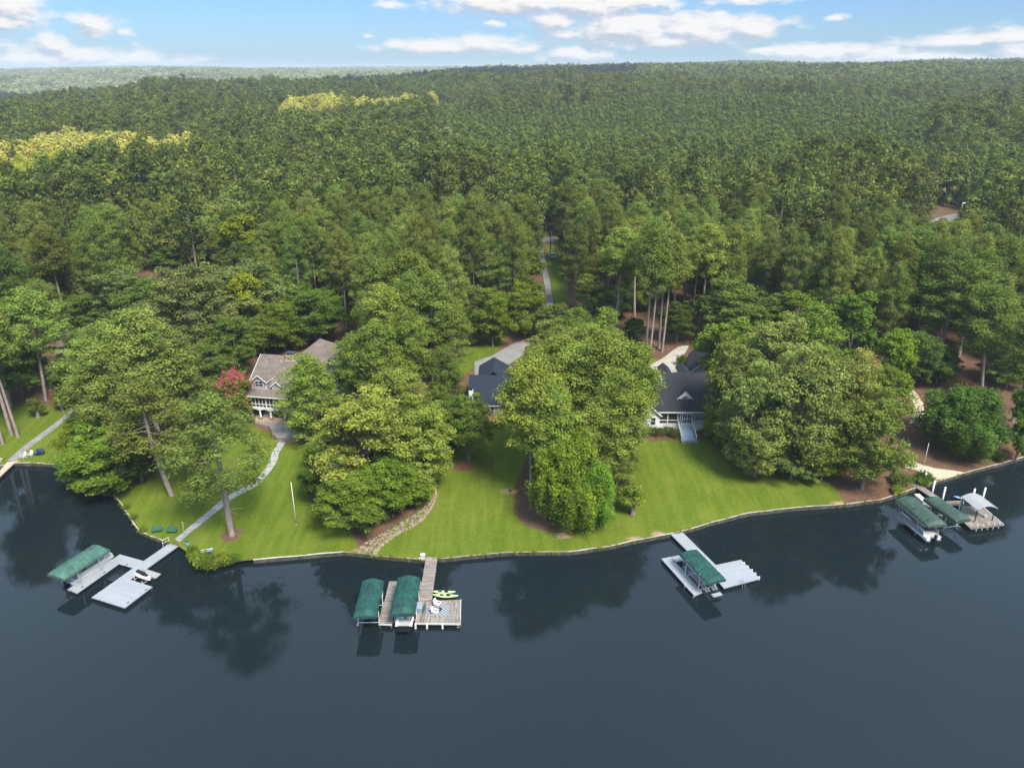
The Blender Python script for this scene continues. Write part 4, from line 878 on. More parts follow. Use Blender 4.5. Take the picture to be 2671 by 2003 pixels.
MB().box(17.7,13,0,25,21,3.6).build('garage_wall',SIDE,h1); gable_roof(17.2,25.4,12.4,3.6,17,6.0,21.6,3.6).build('garage_roof',TAUPE,h1); MB().bar((17.15,12.4,3.6),(17.15,17,6.0),.08,.26).build('garage_fascia',WHITE,h1)
gl=MB(); gl.box(5,1.6,.5,6,2.2,.95); 
sf=thing('patio_sofa','pale sofa under the arched colonnade of the taupe roofed house','sofa',tuple(np.array(h1.location)+np.array([3.2,1.0,.06])),R(-10))
MB().box(-.9,-.4,0,.9,.4,.42).build('seat',OFFW,sf); MB().box(-.9,.25,.421,.9,.42,.85).build('backrest',OFFW,sf); MB().box(-1.0,-.4,0,-.901,.42,.62).build('armrest',OFFW,sf); MB().box(.901,-.4,0,1.0,.42,.62).build('armrest',OFFW,sf)
# terrace in front of it
zt=float(h1.location[2])
TP=[z5(*p) for p in [(640,1240),(850,1285),(880,1340),(900,1400),(950,1440),(1050,1450),(1200,1440),(1320,1400),(1400,1330),(1480,1240),(1100,1290),(880,1260)]]
def flat_terrace():
    P=[W(*p,zt-.05) for p in TP]; o=P[0]; t=thing('patio','grey concrete patio with rough stone retaining wall below the taupe roofed house','patio',o)
    pts=[W(*z5(*p),zt-.06) for p in [(560,1215),(640,1250),(850,1300),(880,1345),(905,1410),(960,1450),(1060,1462),(1200,1450),(1330,1405),(1430,1330),(1500,1260),(1500,1200)]]
    MB().prism([(p[0]-o[0],p[1]-o[1]) for p in pts],-1.5,0).build('paving',CONCD,t)
    b=MB(); r=np.random.default_rng(2)
    for i in range(1,len(pts)-2):
        d=pts[i+1]-pts[i]; L=np.linalg.norm(d); n=max(1,int(L/.45)); out=np.array([d[1],-d[0],0])/L
        for k in range(n):
            for lv in range(4):
                c=pts[i]+d*(k+.5+.5*(lv%2))/n+out*(.12+.03*(3-lv)); s=.24*r.uniform(.8,1.15); x,y=c[0]-o[0],c[1]-o[1]; a=math.atan2(d[1],d[0]); u=np.array([math.cos(a),math.sin(a)])*s; vv=np.array([-math.sin(a),math.cos(a)])*.17
                z=-1.05+lv*.28; b.prism([tuple(np.array([x,y])-u-vv),tuple(np.array([x,y])+u-vv),tuple(np.array([x,y])+u+vv),tuple(np.array([x,y])-u+vv)],z,z+.26*r.uniform(.85,1.05)+.02)
    b.build('retaining_stones',mat('brown_stone',(.20,.155,.12),.95,.35,2,bump=.5),t)
flat_terrace()
# middle house
h2=thing('lake_house','small cream house with blue black shingle roof half hidden behind the tall pines','house',G(1228,1100),0)
MB().box(0,.6,-1.5,12.5,13,1.3).build('lower_wall',DARKW,h2)
v=MB(); v.prism([(0,0.5),(2,0),(5.4,0),(7.3,1.3),(12.5,1.3),(12.5,13),(0,13)],1.301,3.5); v.build('wall',CREAM,h2)
for x in (2.5,3.22,3.95): window(h2,x,x+.36,1.8,3.05,-.005,1,1,name='window')
bw=MB()
for u in (.08,.36,.64,.92): x=5.4+1.9*u;y=1.3*u-.06; bw.box(x-.07,y-.05,1.5,x+.07,y+.05,3.45)
bw.build('bay_posts',WHITE,h2)
for u in (.22,.5,.78): x=5.4+1.9*u;y=1.3*u-.04; MB().slab([(x-.2,y-.137-.02,1.8),(x+.2,y+.137-.02,1.8),(x+.2,y+.137-.02,3.2),(x-.2,y-.137-.02,3.2)],.03).build('bay_pane',GLASS,h2)
r=MB(); r.slab([(-.5,.2,3.62),(2,-.45,3.6),(5.5,-.45,3.6),(7.6,1.0,3.9),(13,1.0,3.9),(13,7,6.8),(-.5,7,6.8)],.16); r.slab([(-.5,7,6.8),(13,7,6.8),(13,13.6,3.6),(-.5,13.6,3.6)],.16); r.build('roof',SLATE,h2)
MB().extr([(1.4,3.5),(7.0,3.5),(7.0,5.6),(4.2,7.2),(1.4,5.6)],1,9.5,15).build('back_wing_wall',CREAM,h2)
q=MB(); q.slab([(1.1,7.02,5.6),(4.2,7.02,7.45),(4.2,15.3,7.45),(1.1,15.3,5.6)],.15); q.slab([(7.3,7.02,5.6),(4.2,7.02,7.45),(4.2,15.3,7.45),(7.3,15.3,5.6)],.15); q.build('back_wing_roof',SLATE,h2)
MB().bar((2,-.5,3.48),(5.5,-.5,3.48),.07,.18).bar((5.5,-.5,3.48),(7.6,.95,3.78),.07,.18).build('fascia',WHITE,h2)
o=MB().box(-.3,.9,1.3,.5,1.8,6.0).build('chimney',SIDEW,h2); MB().box(-.2,1.0,6.001,.4,1.7,6.35).box(-.3,.9,6.35,.5,1.8,6.45).build('chimney_cap',BLACK,o)
MB().box(1.6,-2.2,1.05,6.4,.0,1.25).build('deck',mat('orange_timber',(.42,.16,.07),.8,.3,2,boards=(0,.2)),h2)
for x in (1.8,3.6,6.2): MB().box(x-.07,-2.1,-1.2,x+.07,-1.96,1.049).build('deck_post',DARKW,h2)
railing(h2,(1.6,-2.15,1.25),(3.6,-2.15,1.25),.8,DARKW)
# white house with charcoal roof
h3=thing('lake_house','white house with charcoal roof, screened porch and pale blue steps to the right lawn','house',G(1717,1121),0)
sl3=lambda z:(z-3.9)/.655-.45
MB().box(0,.1,-1.2,6.7,.35,1.12).box(6.701,.1,-1.2,11,.3,1.1).box(.02,.36,1.0,11,3,1.1).build('porch_base',SIDEW,h3)
MB().box(.05,2.9,1.12,11.5,13.8,3.7).build('back_wall',SIDEW,h3)
MB().box(.05,.25,1.13,6.6,.29,3.3).build('screen',SCREEN,h3)
s=MB()
for x,w_ in ((.05,.12),(1.62,.18),(3.5,.14),(3.95,.14),(4.3,.1),(6.2,.14),(6.62,.14)): s.box(x-w_/2,.1,1.13,x+w_/2,.249,3.31)
for z in (1.9,): s.box(0,.12,z-.05,3.5,.248,z+.05)
s.box(0,.08,1.13,6.7,.247,1.24); s.build('porch_frame',WHITE,h3)
MB().box(-.1,.02,3.32,6.9,.35,3.72).build('porch_beam',WHITE,h3)
dr=MB(); 
for x in (4.35,4.75,5.2,5.27,5.7,6.14): dr.box(x-.04,.06,1.25,x+.04,.099,3.2)
for z in (1.3,2.2,3.15): dr.box(4.33,.05,z-.05,6.15,.098,z+.05)
dr.build('double_door',WHITE,h3)
MB().box(11.0,-.1,-1.2,11.4,.3,1.9).build('corner_post',WHITE,h3); railing(h3,(6.7,.2,1.1),(11,.2,1.1),.75)
st=MB(); n=10
for k in range(n): st.box(3.72,-.0-(k+1)*.40,1.1-(k+1)*.12-.12,6.12,-k*.40,1.1-(k+1)*.12)
st.build('steps',mat('pale_blue_steps',(.27,.32,.385),.7,.08,1.5),h3)
MB().box(3.4,-4.7,-.7,6.5,-4.02,-.10).build('step_landing',CONC,h3)
for x in (3.58,6.26):
    b=MB(); b.bar((x,0,1.05+.75),(x,-4.0,-.05+.75),.1,.12).bar((x,0,1.05+.2),(x,-4.0,-.05+.2),.08,.1)
    for k in range(9): b.bar((x,-.0-.5*k,1.0-.137*k),(x,-.5*k,1.75-.137*k),.07)
    b.bar((x,0,1.1),(x,0,2.1),.14); b.bar((x,-4.0,-.3),(x,-4.0,.8),.14); b.build('stair_rail',WHITE,h3)
r=MB(); r.slab([(-1.6,-.45,3.9),(13.2,-.45,3.9),(13.2,4.35,7.04),(-1.6,4.35,7.04)],.18); r.slab([(1.0,4.35,7.04),(13.2,4.35,7.04),(13.2,7.0,8.78),(1.0,7.0,8.78)],.18); r.slab([(1.0,7,8.78),(13.2,7,8.78),(13.2,14.4,3.9),(1.0,14.4,3.9)],.18); r.slab([(-1.6,4.35,7.04),(.98,4.35,7.04),(.98,9,4.0),(-1.6,9,4.0)],.18); r.build('roof',CHAR,h3)
MB().extr([(3.2,3.7),(13.8,3.7),(7.1,8.5),(4.3,6.6)],0,1.15,1.3).build('side_gable',SIDEW,h3)
f=MB(); f.box(-.15,-.53,3.66,13.2,-.46,3.86); f.bar((.98,4.4,6.98),(.98,7,8.7),.07,.2).bar((.98,7,8.7),(.98,14.4,3.8),.07,.2); f.build('fascia',WHITE,h3)
# front gable wing
w=MB(); w.extr([(-6.3,-1.2),(-.1,-1.2),(-.1,3.75),(-3.2,6.3),(-6.3,3.75)],1,-1.1,3.5); w.build('front_wing_wall',SIDEW,h3)
q=MB(); q.slab([(-6.7,-1.45,3.5),(-3.2,-1.45,6.55),(-3.2,5,6.55),(-6.7,5,3.5)],.16); q.slab([(.2,-1.45,3.5),(-3.2,-1.45,6.55),(-3.2,5,6.55),(.2,5,3.5)],.16); q.build('front_wing_roof',CHAR,h3)
MB().bar((-6.7,-1.5,3.42),(-3.2,-1.5,6.45),.07,.24).bar((.2,-1.5,3.42),(-3.2,-1.5,6.45),.07,.24).build('front_wing_fascia',WHITE,h3)
window(h3,-1.7,-.9,1.6,3.0,-1.105,1,2); window(h3,-4.5,-3.2,1.6,3.1,-1.105,2,2)
# triangular dormer with half round window
dm=MB(); dm.extr([(3.25,5.0),(6.7,5.0),(4.98,6.75)],1,2.0,5.6); o=dm.build('dormer',SIDEW,h3)
q=MB()
for sx in (-1,1): e=4.98+sx*1.95; q.slab([(e,1.93,4.98),(4.98,1.93,6.98),(4.98,4.6,6.98),(e,1.85,4.98)],.12)
q.build('dormer_roof',CHAR,o)
MB().bar((3.0,1.89,4.9),(4.98,1.89,6.86),.06,.16).bar((6.96,1.89,4.9),(4.98,1.89,6.86),.06,.16).box(3.1,1.78,4.86,6.86,1.95,5.02).build('trim',WHITE,o)
pl=[(4.98+.72*math.cos(a),5.12+.95*math.sin(a)) for a in np.linspace(0,math.pi,13)]
MB().extr(pl,1,1.93,1.985).build('half_round_pane',GLASS,o)
fw=MB(); fw.tube([(x,1.91,z) for x,z in pl]+[(pl[0][0],1.91,pl[0][1])],.045,6)
for a in (45,90,135): fw.bar((4.98,1.90,5.12),(4.98+.7*math.cos(R(a)),1.90,5.12+.92*math.sin(R(a))),.035)
pm=[(4.98+.4*math.cos(a),1.90,5.12+.52*math.sin(a)) for a in np.linspace(0,math.pi,9)]; fw.tube(pm,.02,5); fw.build('window_bars',WHITE,o)
# cross gables behind the ridge and garage
for x in (2.4,6.0):
    q=MB(); q.slab([(x-1.2,7.1,8.0),(x,7.1,8.95),(x,12,8.95),(x-1.2,12,8.0)],.12); q.slab([(x+1.2,7.1,8.0),(x,7.1,8.95),(x,12,8.95),(x+1.2,12,8.0)],.12); q.build('rear_gable',CHAR,h3)
gg=thing('garage','white garage with charcoal roof and small covered entry behind the white house','garage',tuple(np.array(h3.location)+np.array([8.6,17.5,0])),R(-16))
MB().box(0,0,-1,7.5,13,4.2).build('wall',SIDEW,gg)
q=MB(); q.slab([(-.5,-.5,4.1),(3.75,-.5,7.6),(3.75,13.5,7.6),(-.5,13.5,4.1)],.16); q.slab([(8,-.5,4.1),(3.75,-.5,7.6),(3.75,13.5,7.6),(8,13.5,4.1)],.16); q.build('roof',CHAR,gg)
MB().extr([(0,4.2),(7.5,4.2),(3.75,7.35)],1,0,.15).build('gable_wall',SIDEW,gg); MB().bar((-.5,-.55,4.0),(3.75,-.55,7.5),.07,.22).bar((8,-.55,4.0),(3.75,-.55,7.5),.07,.22).build('fascia',WHITE,gg)
en=MB(); en.slab([(-2.3,-3.4,4.0),(-.3,-3.4,4.0),(-.3,-2.0,4.7),(-2.3,-2.0,4.7)],.12); en.slab([(-2.3,-2.0,4.7),(-.3,-2.0,4.7),(-.3,-.4,4.1),(-2.3,-.4,4.1)],.12); en.build('entry_roof',mat('grey_green_roof',(.09,.12,.13),.8,.2,2),gg)
MB().box(-2.1,-3.2,-.5,-1.95,-3.05,3.9).box(-.55,-3.2,-.5,-.4,-3.05,3.9).box(-2.1,-.8,-.5,-1.95,-.65,3.9).build('entry_posts',WHITE,gg); MB().box(-1.9,-2.6,-.5,-.6,-.7,3.6).build('entry_shade_block',BLACK,gg)  # black block stands in for the shade inside the entry opening
# brown house far left, white framed structure on the right
h4=thing('timber_house','dark brown timber house with white windows among the far left trees','house',G(160,935),R(8))
MB().box(-4,0,-1,4.5,7,3.0).build('wall',BRICK,h4); gable_roof(-4.6,5,-.7,3.0,3.5,5.4,7.6,3.0).build('roof',mat('brown_shingles',(.10,.075,.06),.9,.3,1.5),h4)
for k in range(4): window(h4,-.3+k*1.15,.65+k*1.15,1.2,2.5,-.01,1,1,frame=BLACK,fw=.07); 
for o in list(h4.children):
    if o.name.startswith('window'):
        for c in o.children: c.data.materials[0]=OFFW
railing(h4,(-4,-1.2,.2),(4.5,-1.2,.2),.9,DARKW)
pg=thing('pergola','white framed pergola with pale blue cover glimpsed among the trees right of the white house','pergola',G(*c5(1235,1040)),R(12))
for x in (0,3.6):
    for y in (0,3): MB().box(x-.08,y-.08,-.3,x+.08,y+.08,2.6).build('post',WHITE,pg)
f=MB()
for k in range(7): f.box(-.3+k*.7,-.4,2.6,-.22+k*.7,3.4,2.75)
f.box(-.4,-.05,2.45,4.1,.05,2.599).box(-.4,2.95,2.45,4.1,3.05,2.599); f.build('rafters',WHITE,pg); MB().slab([(-.3,.2,2.85),(2.4,.2,2.85),(2.4,2.8,2.85),(-.3,2.8,2.85)],.04).build('cover',mat('pale_blue_cloth',(.45,.58,.68),.7,.1,2),pg)
hd=thing('tan_house','tan roofed house corner showing between the trees at the far right','house',G(2655,985),R(20)); MB().box(-3,0,-1,6,6,2.6).build('wall',CREAM,hd); gable_roof(-3.5,6.5,-.5,2.6,3,4.4,6.5,2.6).build('roof',mat('tan_shingles',(.33,.25,.20),.9,.2,2),hd)
# car
ca=thing('car','white car parked on the grass beside the far driveway','car',G(1440,672),R(12))
b=MB(); b.extr([(-2.2,.35),(2.2,.35),(2.25,.75),(2.1,.95),(-2.2,1.0)],1,-.9,.9)
b.v=[(y,x,z) for x,y,z in b.v]; b.build('body',WHITE,ca)
b=MB(); b.extr([(-1.9,1.0),(1.1,.98),(.4,1.5),(-1.4,1.52)],1,-.78,.78); b.v=[(y,x,z) for x,y,z in b.v]; b.build('windows',GLASS,ca)
b=MB(); b.extr([(.42,1.505),(-1.42,1.525),(-1.3,1.58),(.3,1.56)],1,-.74,.74); b.v=[(y,x,z) for x,y,z in b.v]; b.build('roof',WHITE,ca)
for sx in (-.85,.85):
    for y in (-1.35,1.4): MB().tube([(sx-.1,y,.34),(sx+.1,y,.34)],.34,12).build('wheel',BLACK,ca)
# ---------------------------------------------------------------- trees
def leaves(C,Rd,n,size,r,asp=.4,jit=.6,down=.35,inner=.62):
    """n leaf faces on each blob (centres C, radii Rd); returns vertices (4 per leaf) and a tint"""
    C=np.asarray(C);Rd=np.asarray(Rd); n=np.broadcast_to(n,(len(C),)); idx=np.repeat(np.arange(len(C)),n); M=len(idx)
    d=r.normal(size=(M,3)); d/=np.linalg.norm(d,axis=1)[:,None]
    fl=(d[:,2]<0)&(r.random(M)>down); d[fl,2]*=-1
    p=C[idx]+d*Rd[idx]*(inner+(1.38-inner)*r.random((M,1))**1.6)
    nr=d+r.normal(size=(M,3))*jit; nr/=np.linalg.norm(nr,axis=1)[:,None]
    t=np.cross(nr,r.normal(size=(M,3))); t/=np.linalg.norm(t,axis=1)[:,None]; u=np.cross(nr,t)
    s=size*r.uniform(.7,1.3,(M,1))
    V=np.stack([p+t*s,p+u*s*asp,p-t*s,p-u*s*asp],1).reshape(-1,3)
    bt=r.uniform(0,1,len(C)); lf=.5 if size<.4 else .25; tint=np.clip((1-lf)*bt[idx]+lf*r.random(M),0,1)
    return V,np.repeat(tint,4)
def tubes(segs,n=5):
    V=[];Q=[]; a=np.linspace(0,2*math.pi,n,endpoint=False)
    for p,q,r0,r1 in segs:
        p=np.array(p,float);q=np.array(q,float); d=q-p; d/=np.linalg.norm(d)+1e-9; u=np.array([1,0,0]) if abs(d[2])>.9 else np.array([0,0,1.]); s=np.cross(d,u); s/=np.linalg.norm(s); t=np.cross(d,s)
        o=len(V)*0+sum(len(v) for v in V); ring=np.cos(a)[:,None]*s+np.sin(a)[:,None]*t
        V.append(np.concatenate([p+ring*r0,q+ring*r1])); k=np.arange(n); Q.append(np.stack([o+k,o+(k+1)%n,o+n+(k+1)%n,o+n+k],1))
    return np.concatenate(V),np.concatenate(Q)
def pine(seed,H=24,rad=4.2,base=.45,lod=0,cone=False,thin=1.0,tw=.25):
    r=np.random.default_rng(seed); segs=[]; C=[];Rr=[]
    bend=r.normal(0,.35,2); tr=[np.array([bend[0]*math.sin(k/6*2.2),bend[1]*math.sin(k/6*1.7),H*k/6*.97]) for k in range(7)]
    rr=[tw*(1-k/6)**.8+.05 for k in range(7)]
    for k in range(6): segs.append((tr[k],tr[k+1],rr[k],rr[k+1]))
    nl=int((66 if not lod else 22)*thin)
    for i in range(nl):
        f=(i+r.random())/nl; z=H*(base+(1-base)*f*.98); az=i*2.4+r.normal(0,.4)
        if cone: prof=(1-f)**.85*1.0+.06
        else: prof=(.62+.38*math.sin(min(1,f*2.4)*math.pi/2))*(1-f**1.9)**.8+.10
        L=rad*prof*r.uniform(.60,1.12); c0=np.interp(z/H*6,range(7),[t[0] for t in tr]); c1_=np.interp(z/H*6,range(7),[t[1] for t in tr])
        p=np.array([c0,c1_,z-.3*L*(0 if cone else .3)]); q=p+np.array([math.cos(az)*L,math.sin(az)*L,L*r.uniform(.05,.45)*(1 if not cone else .1)])
        if not lod: segs.append((p,q,.075*(1.2-f),.02))
        for k in range((3 if not lod else 2) if L>1.4 else 1):
            w=r.uniform(.5,1.0) if k else 1.0
            c=p+(q-p)*w+r.normal(0,.35,3)*(.5 if cone else 1); s=r.uniform(.75,1.25)*(1.0 if not lod else 1.45)*(.8 if cone else 1)
            C.append(c); Rr.append([s,s,s*r.uniform(.8,1.05)])
    C.append(tr[6]);Rr.append([.8,.8,.9])
    V,t=leaves(C,Rr,105 if not lod else 26,.20 if not lod else .50,r,asp=.42 if not lod else .5,jit=.38,down=.25)
    if base<.6 and not lod:   # dead snags under the crown
        for k in range(7):
            z=H*r.uniform(base-.17,base+.02); a=r.uniform(0,6.28); L=r.uniform(.8,2.2); segs.append(((0,0,z),(math.cos(a)*L,math.sin(a)*L,z+r.uniform(-.2,.5)),.04,.015))
    return segs,V,t
def broad(seed,H=18,rad=5.5,low=.12,lod=0,leaf=.18,droop=0,dens=1,cols=(1,1),lobes=None):
    r=np.random.default_rng(seed); segs=[(np.zeros(3),np.array([r.normal(0,.2),r.normal(0,.2),H*.35]),.32,.22)]; top=segs[0][1]; C=[];Rr=[]
    nb=lobes or (26 if not lod else 11)
    for i in range(nb):
        f=(i+.5)/nb; z=H*(low+(1-low)*(.12+.78*f)+r.normal(0,.05)); prof=math.sin(math.pi*min(1,(.16+f*.84)))**.6 if f<.5 else math.cos((f-.5)*math.pi*.86)**.7
        a=i*2.399+r.normal(0,.3); L=rad*prof*r.uniform(.35,.80); q=np.array([math.cos(a)*L,math.sin(a)*L,z]); p=top*min(1,z/H*1.4)
        segs.append((p,(p+q)/2+np.array([0,0,.5]),.13,.09)); segs.append(((p+q)/2+np.array([0,0,.5]),q,.09,.03))
        lr=rad*r.uniform(.26,.38)
        for k in range(15 if not lod else 4):
            d=r.normal(size=3); d/=np.linalg.norm(d); d[2]=d[2]*1.1+.1; c=q+d*lr*r.uniform(.45,1.15); s=r.uniform(.42,.98)*(rad/5.5)**.5*(1 if not lod else 1.7)
            C.append(c);Rr.append([s,s,s*.88*(1+droop)])
            if not lod and k%2==0: segs.append((q,c,.035,.012))
    C=np.array(C); C[:,2]=np.maximum(C[:,2],.6)
    V,t=leaves(C,Rr,int((112 if not lod else 30)*dens),leaf*.92 if not lod else .45,r,asp=.62,jit=.6,down=.45)
    if droop:
        C2=C.copy(); C2[:,2]-=.7; V2,t2=leaves(C2,np.array(Rr)*[.9,.9,1.5],50,leaf,r,asp=.3,jit=.3,down=1); V=np.concatenate([V,V2]); t=np.concatenate([t,t2])
    return segs,V,t
def shrub(seed,H=1.6,rad=1.3):
    r=np.random.default_rng(seed); C=r.normal(0,.4,(16,3))*[rad,rad,0]+[0,0,H*.4]; C[:,2]+=r.uniform(0,H*.4,16)
    V,t=leaves(C,np.full((16,3),.45*H*.7),90,.10,r,asp=.5,jit=.8,down=.6); return [((0,0,0),(0,0,H*.5),.06,.03)],V,t
PROTO={}
def proto(key,gen,fm,bm,name,cat,crown='crown'):
    segs,V,t=gen; Vt,Qt=tubes(segs)
    tm=npmesh(name+'_trunk',Vt,Qt,bm); cm=npmesh(name+'_crown',V,np.arange(len(V)).reshape(-1,4),fm)
    at=cm.attributes.new('tint','FLOAT','POINT'); at.data.foreach_set('value',t.astype(np.float32))
    PROTO[key]=(tm,cm,float(V[:,2].max()),float(np.percentile(np.hypot(V[:,0],V[:,1]),97)),name,cat,crown)
for i in range(6): proto(('pine',i),pine(10+i,24,4.3,[.36,.44,.30,.40,.34,.46][i]),PINE,BARK,'pine_tree','pine tree')
proto(('airy',0),pine(25,24,4.6,.34,thin=.62,tw=.36),PINE,BARK,'pine_tree','pine tree'); proto(('airy',1),pine(26,24,4.4,.42,thin=.7,tw=.32),PINE,BARK,'pine_tree','pine tree')
for i in range(3): proto(('tall',i),pine(30+i,26,3.7,.60),PINE,BARK,'pine_tree','pine tree')
for i in range(2): proto(('full',i),pine(40+i,22,4.2,.12,thin=1.35),PINE,BARK,'pine_tree','pine tree')
for i in range(2): proto(('cone',i),pine(50+i,16,3.0,.08,cone=True,thin=1.3),PINE,BARK,'pine_tree','pine tree')
for i in range(5): proto(('oak',i),broad(60+i,18,5.6,[.1,.16,.08,.2,.12][i]),LEAF,BARKD,'broadleaf_tree','tree')
for i in range(3): proto(('pale',i),broad(70+i,18,5.6,.10,dens=.9),PALE,BARKD,'broadleaf_tree','tree')
for i in range(2): proto(('gold',i),broad(80+i,13,3.2,.12,lobes=12),YELL,BARKD,'broadleaf_tree','tree')
for i in range(2): proto(('weep',i),broad(90+i,12,4.5,.06,droop=1,dens=.8,leaf=.16),YELL,BARKD,'weeping_tree','tree')
proto(('sapling',0),broad(95,4,1.3,.25,leaf=.10,dens=.45,lobes=7),LEAF,BARKD,'sapling','young tree')
proto(('crape',0),broad(96,6,2.9,.10,leaf=.13,lobes=12),LEAF,BARKD,'crape_myrtle','tree')
proto(('shrub',0),shrub(97),LEAF,BARKD,'shrub','shrub','foliage'); proto(('shrub',1),shrub(98,1.2,1.6),LEAF,BARKD,'shrub','shrub','foliage')
def put(kind,var,loc,h,rad,rz,label,color=(1,1,1),group=None,fr=None):
    tm,cm,H,Rd,name,cat,crown=PROTO[(kind,var)]
    t=thing(name,label,cat,loc,rz,group); sz=h/H; sx=rad/Rd if rad else sz; t.scale=(sx,sx,sz)
    for me,nm in ((tm,'trunk' if crown=='crown' else 'stem'),(cm,crown)):
        o=bpy.data.objects.new(nm,me); COL.objects.link(o); o.parent=t
        if nm==crown: o.color=(*color,1)
    return t
PLACED=[]
def tree(kind,bx,by,ty,w,label,color=(1,1,1),group=None,var=None):
    """tree standing at the ground seen at pixel (bx,by); its real height and width come from the photo's outline there"""
    g=G(bx,by); lo,hi=.3,45.
    for _ in range(30):
        m=(lo+hi)/2
        if proj(g[0],g[1],g[2]+m)[1]>ty: lo=m
        else: hi=m
    h=lo; fwd=g[1]*cp-(g[2]+h*.6-CAMH)*sp; rad=w/2*fwd/F*(1.08 if kind in('oak','pale') else 1)
    n=sum(1 for k in PROTO if k[0]==kind); v=int(rng.integers(n)) if var is None else var%n
    PLACED.append((g[0],g[1],rad,h)); 
    return put(kind,v,g,h,rad,rng.uniform(0,6.28),label,color,group)
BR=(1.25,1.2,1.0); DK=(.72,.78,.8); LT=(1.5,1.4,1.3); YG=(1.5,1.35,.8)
T=tree
# left point
T('airy',605,1396,1022,262,'tall pine on a bare pinkish trunk in a mulch ring on the left lawn',(1.35,1.3,1.3),var=0)
T('airy',448,1293,975,230,'leaning pine with a grey trunk just left of the mulch ring pine',(1.3,1.25,1.25),var=1)
T('pine',330,1200,885,215,'broad pine over the left shrubs by the inlet',(1.4,1.35,1.3),var=4)
T('pine',420,1160,800,210,'tall pine behind the leaning pine on the left point',(1.2,1.2,1.2),var=1)
T('pine',300,1100,830,190,'round topped pine at the left end of the point above the inlet lawn',(1.3,1.3,1.2),var=0)
T('full',500,1120,850,150,'dense pine between the leaning pine and the crape myrtle',(1.1,1.1,1.1))
T('oak',295,1272,1105,210,'low bright green tree leaning over the inlet water',(1.5,1.55,.9),var=2)
T('oak',232,1215,1085,110,'small yellow green tree at the edge of the inlet lawn',(1.8,1.7,.8),var=0)
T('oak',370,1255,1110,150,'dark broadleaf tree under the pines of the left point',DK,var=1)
for i,(x,y,ty) in enumerate([(8,1160,760),(31,1136,770),(48,1140,800)]): T('tall',x,y,ty,150,['thick bare pine trunk at the very left edge nearest the water','left trunk of the close pair of pines on the inlet lawn','right trunk of the close pair of pines on the inlet lawn'][i],(1.3,1.3,1.2))
T('pine',120,1045,745,170,'full pine above the far end of the shore path',(1.25,1.25,1.1),var=5)
T('pine',30,1060,765,170,'bushy pine at the left edge behind the inlet lawn',(1.3,1.3,1.15),var=2)
T('pine',138,920,716,130,'slim pine standing in front of the dark brown timber house',(1.2,1.2,1.1),var=3)
T('oak',60,1030,860,150,'dark broadleaf tree at the back of the inlet lawn',(.9,1,.9)); T('oak',205,1050,930,110,'dark broadleaf tree at the inner end of the shore path',(.9,1,.9)); T('oak',250,1010,850,120,'mid green tree behind the inner end of the shore path')
T('sapling',100,1089,1035,45,'thin sapling on the inlet lawn, the left one of two',BR); T('sapling',164,1073,1018,40,'thin sapling on the inlet lawn, the right one of two',BR)
# around the taupe house
T('pale',520,960,690,205,'big grey green oak with pale branches left of the taupe roof',(1,1,1),var=0); T('pale',640,880,680,220,'wide grey green oak above the golden tree',(.95,.95,.9),var=1)
T('gold',664,905,706,92,'golden green tree glowing in front of the grey green oak',(1.3,1.2,.7),var=0); T('gold',600,895,770,70,'small golden green tree left of the brightest golden one',(.7,.8,.8),var=1)
T('gold',640,752,555,140,'large golden green tree in the middle of the left woods',(.85,.85,.6),var=0); T('gold',267,800,670,70,'orange tinged tree top among dark oaks on the left',(.85,.7,.6),var=1); T('oak',470,700,635,120,'round dark green tree left of the large golden one',(1.0,1.05,.8))
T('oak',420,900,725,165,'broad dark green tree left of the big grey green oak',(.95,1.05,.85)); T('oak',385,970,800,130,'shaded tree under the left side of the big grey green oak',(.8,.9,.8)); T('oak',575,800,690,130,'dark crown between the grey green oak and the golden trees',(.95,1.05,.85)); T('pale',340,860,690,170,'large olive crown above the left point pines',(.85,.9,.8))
T('oak',745,915,785,125,'bright green maple directly behind the taupe roof',(1.5,1.4,.8),var=0); T('oak',690,925,820,110,'green tree touching the left ridge end of the taupe roof',(1,1.1,.8)); T('oak',830,900,750,150,'dark green tree behind the chimney of the taupe house',(.8,.95,.7))
T('oak',615,985,820,130,'dark tree at the left gable of the taupe house',(.85,.95,.8)); T('oak',550,1040,900,140,'dark green tree behind the crape myrtle',(.75,.85,.75)); T('oak',470,1060,900,130,'dark shaded tree between left pines and crape myrtle',(.7,.8,.75))
T('full',833,1152,915,172,'compact pine standing before the right half of the taupe house',(1.45,1.4,1.1),var=1)
cm_=T('crape',622,1095,978,118,'crape myrtle with deep pink blossom beside the colonnade',(1,1,1))
def blossoms():
    r=np.random.default_rng(4); cd=[q for q in cm_.children if q.name.startswith('crown')][0].data; V0=np.empty(len(cd.vertices)*3,np.float32); cd.vertices.foreach_get('co',V0); P=V0.reshape(-1,3)[::4]
    P=P[P[:,2]>P[:,2].max()*.35]; c=P[r.choice(len(P),190,replace=False)]*1.05
    V,t=leaves(c,np.full((len(c),3),.28)*[1,1,1.5],34,.085,r,asp=.7,jit=.9,down=1); me=npmesh('blossom',V,np.arange(len(V)).reshape(-1,4),PINK); at=me.attributes.new('tint','FLOAT','POINT'); at.data.foreach_set('value',t.astype(np.float32))
    o=bpy.data.objects.new('blossom',me); COL.objects.link(o); o.parent=cm_
blossoms()
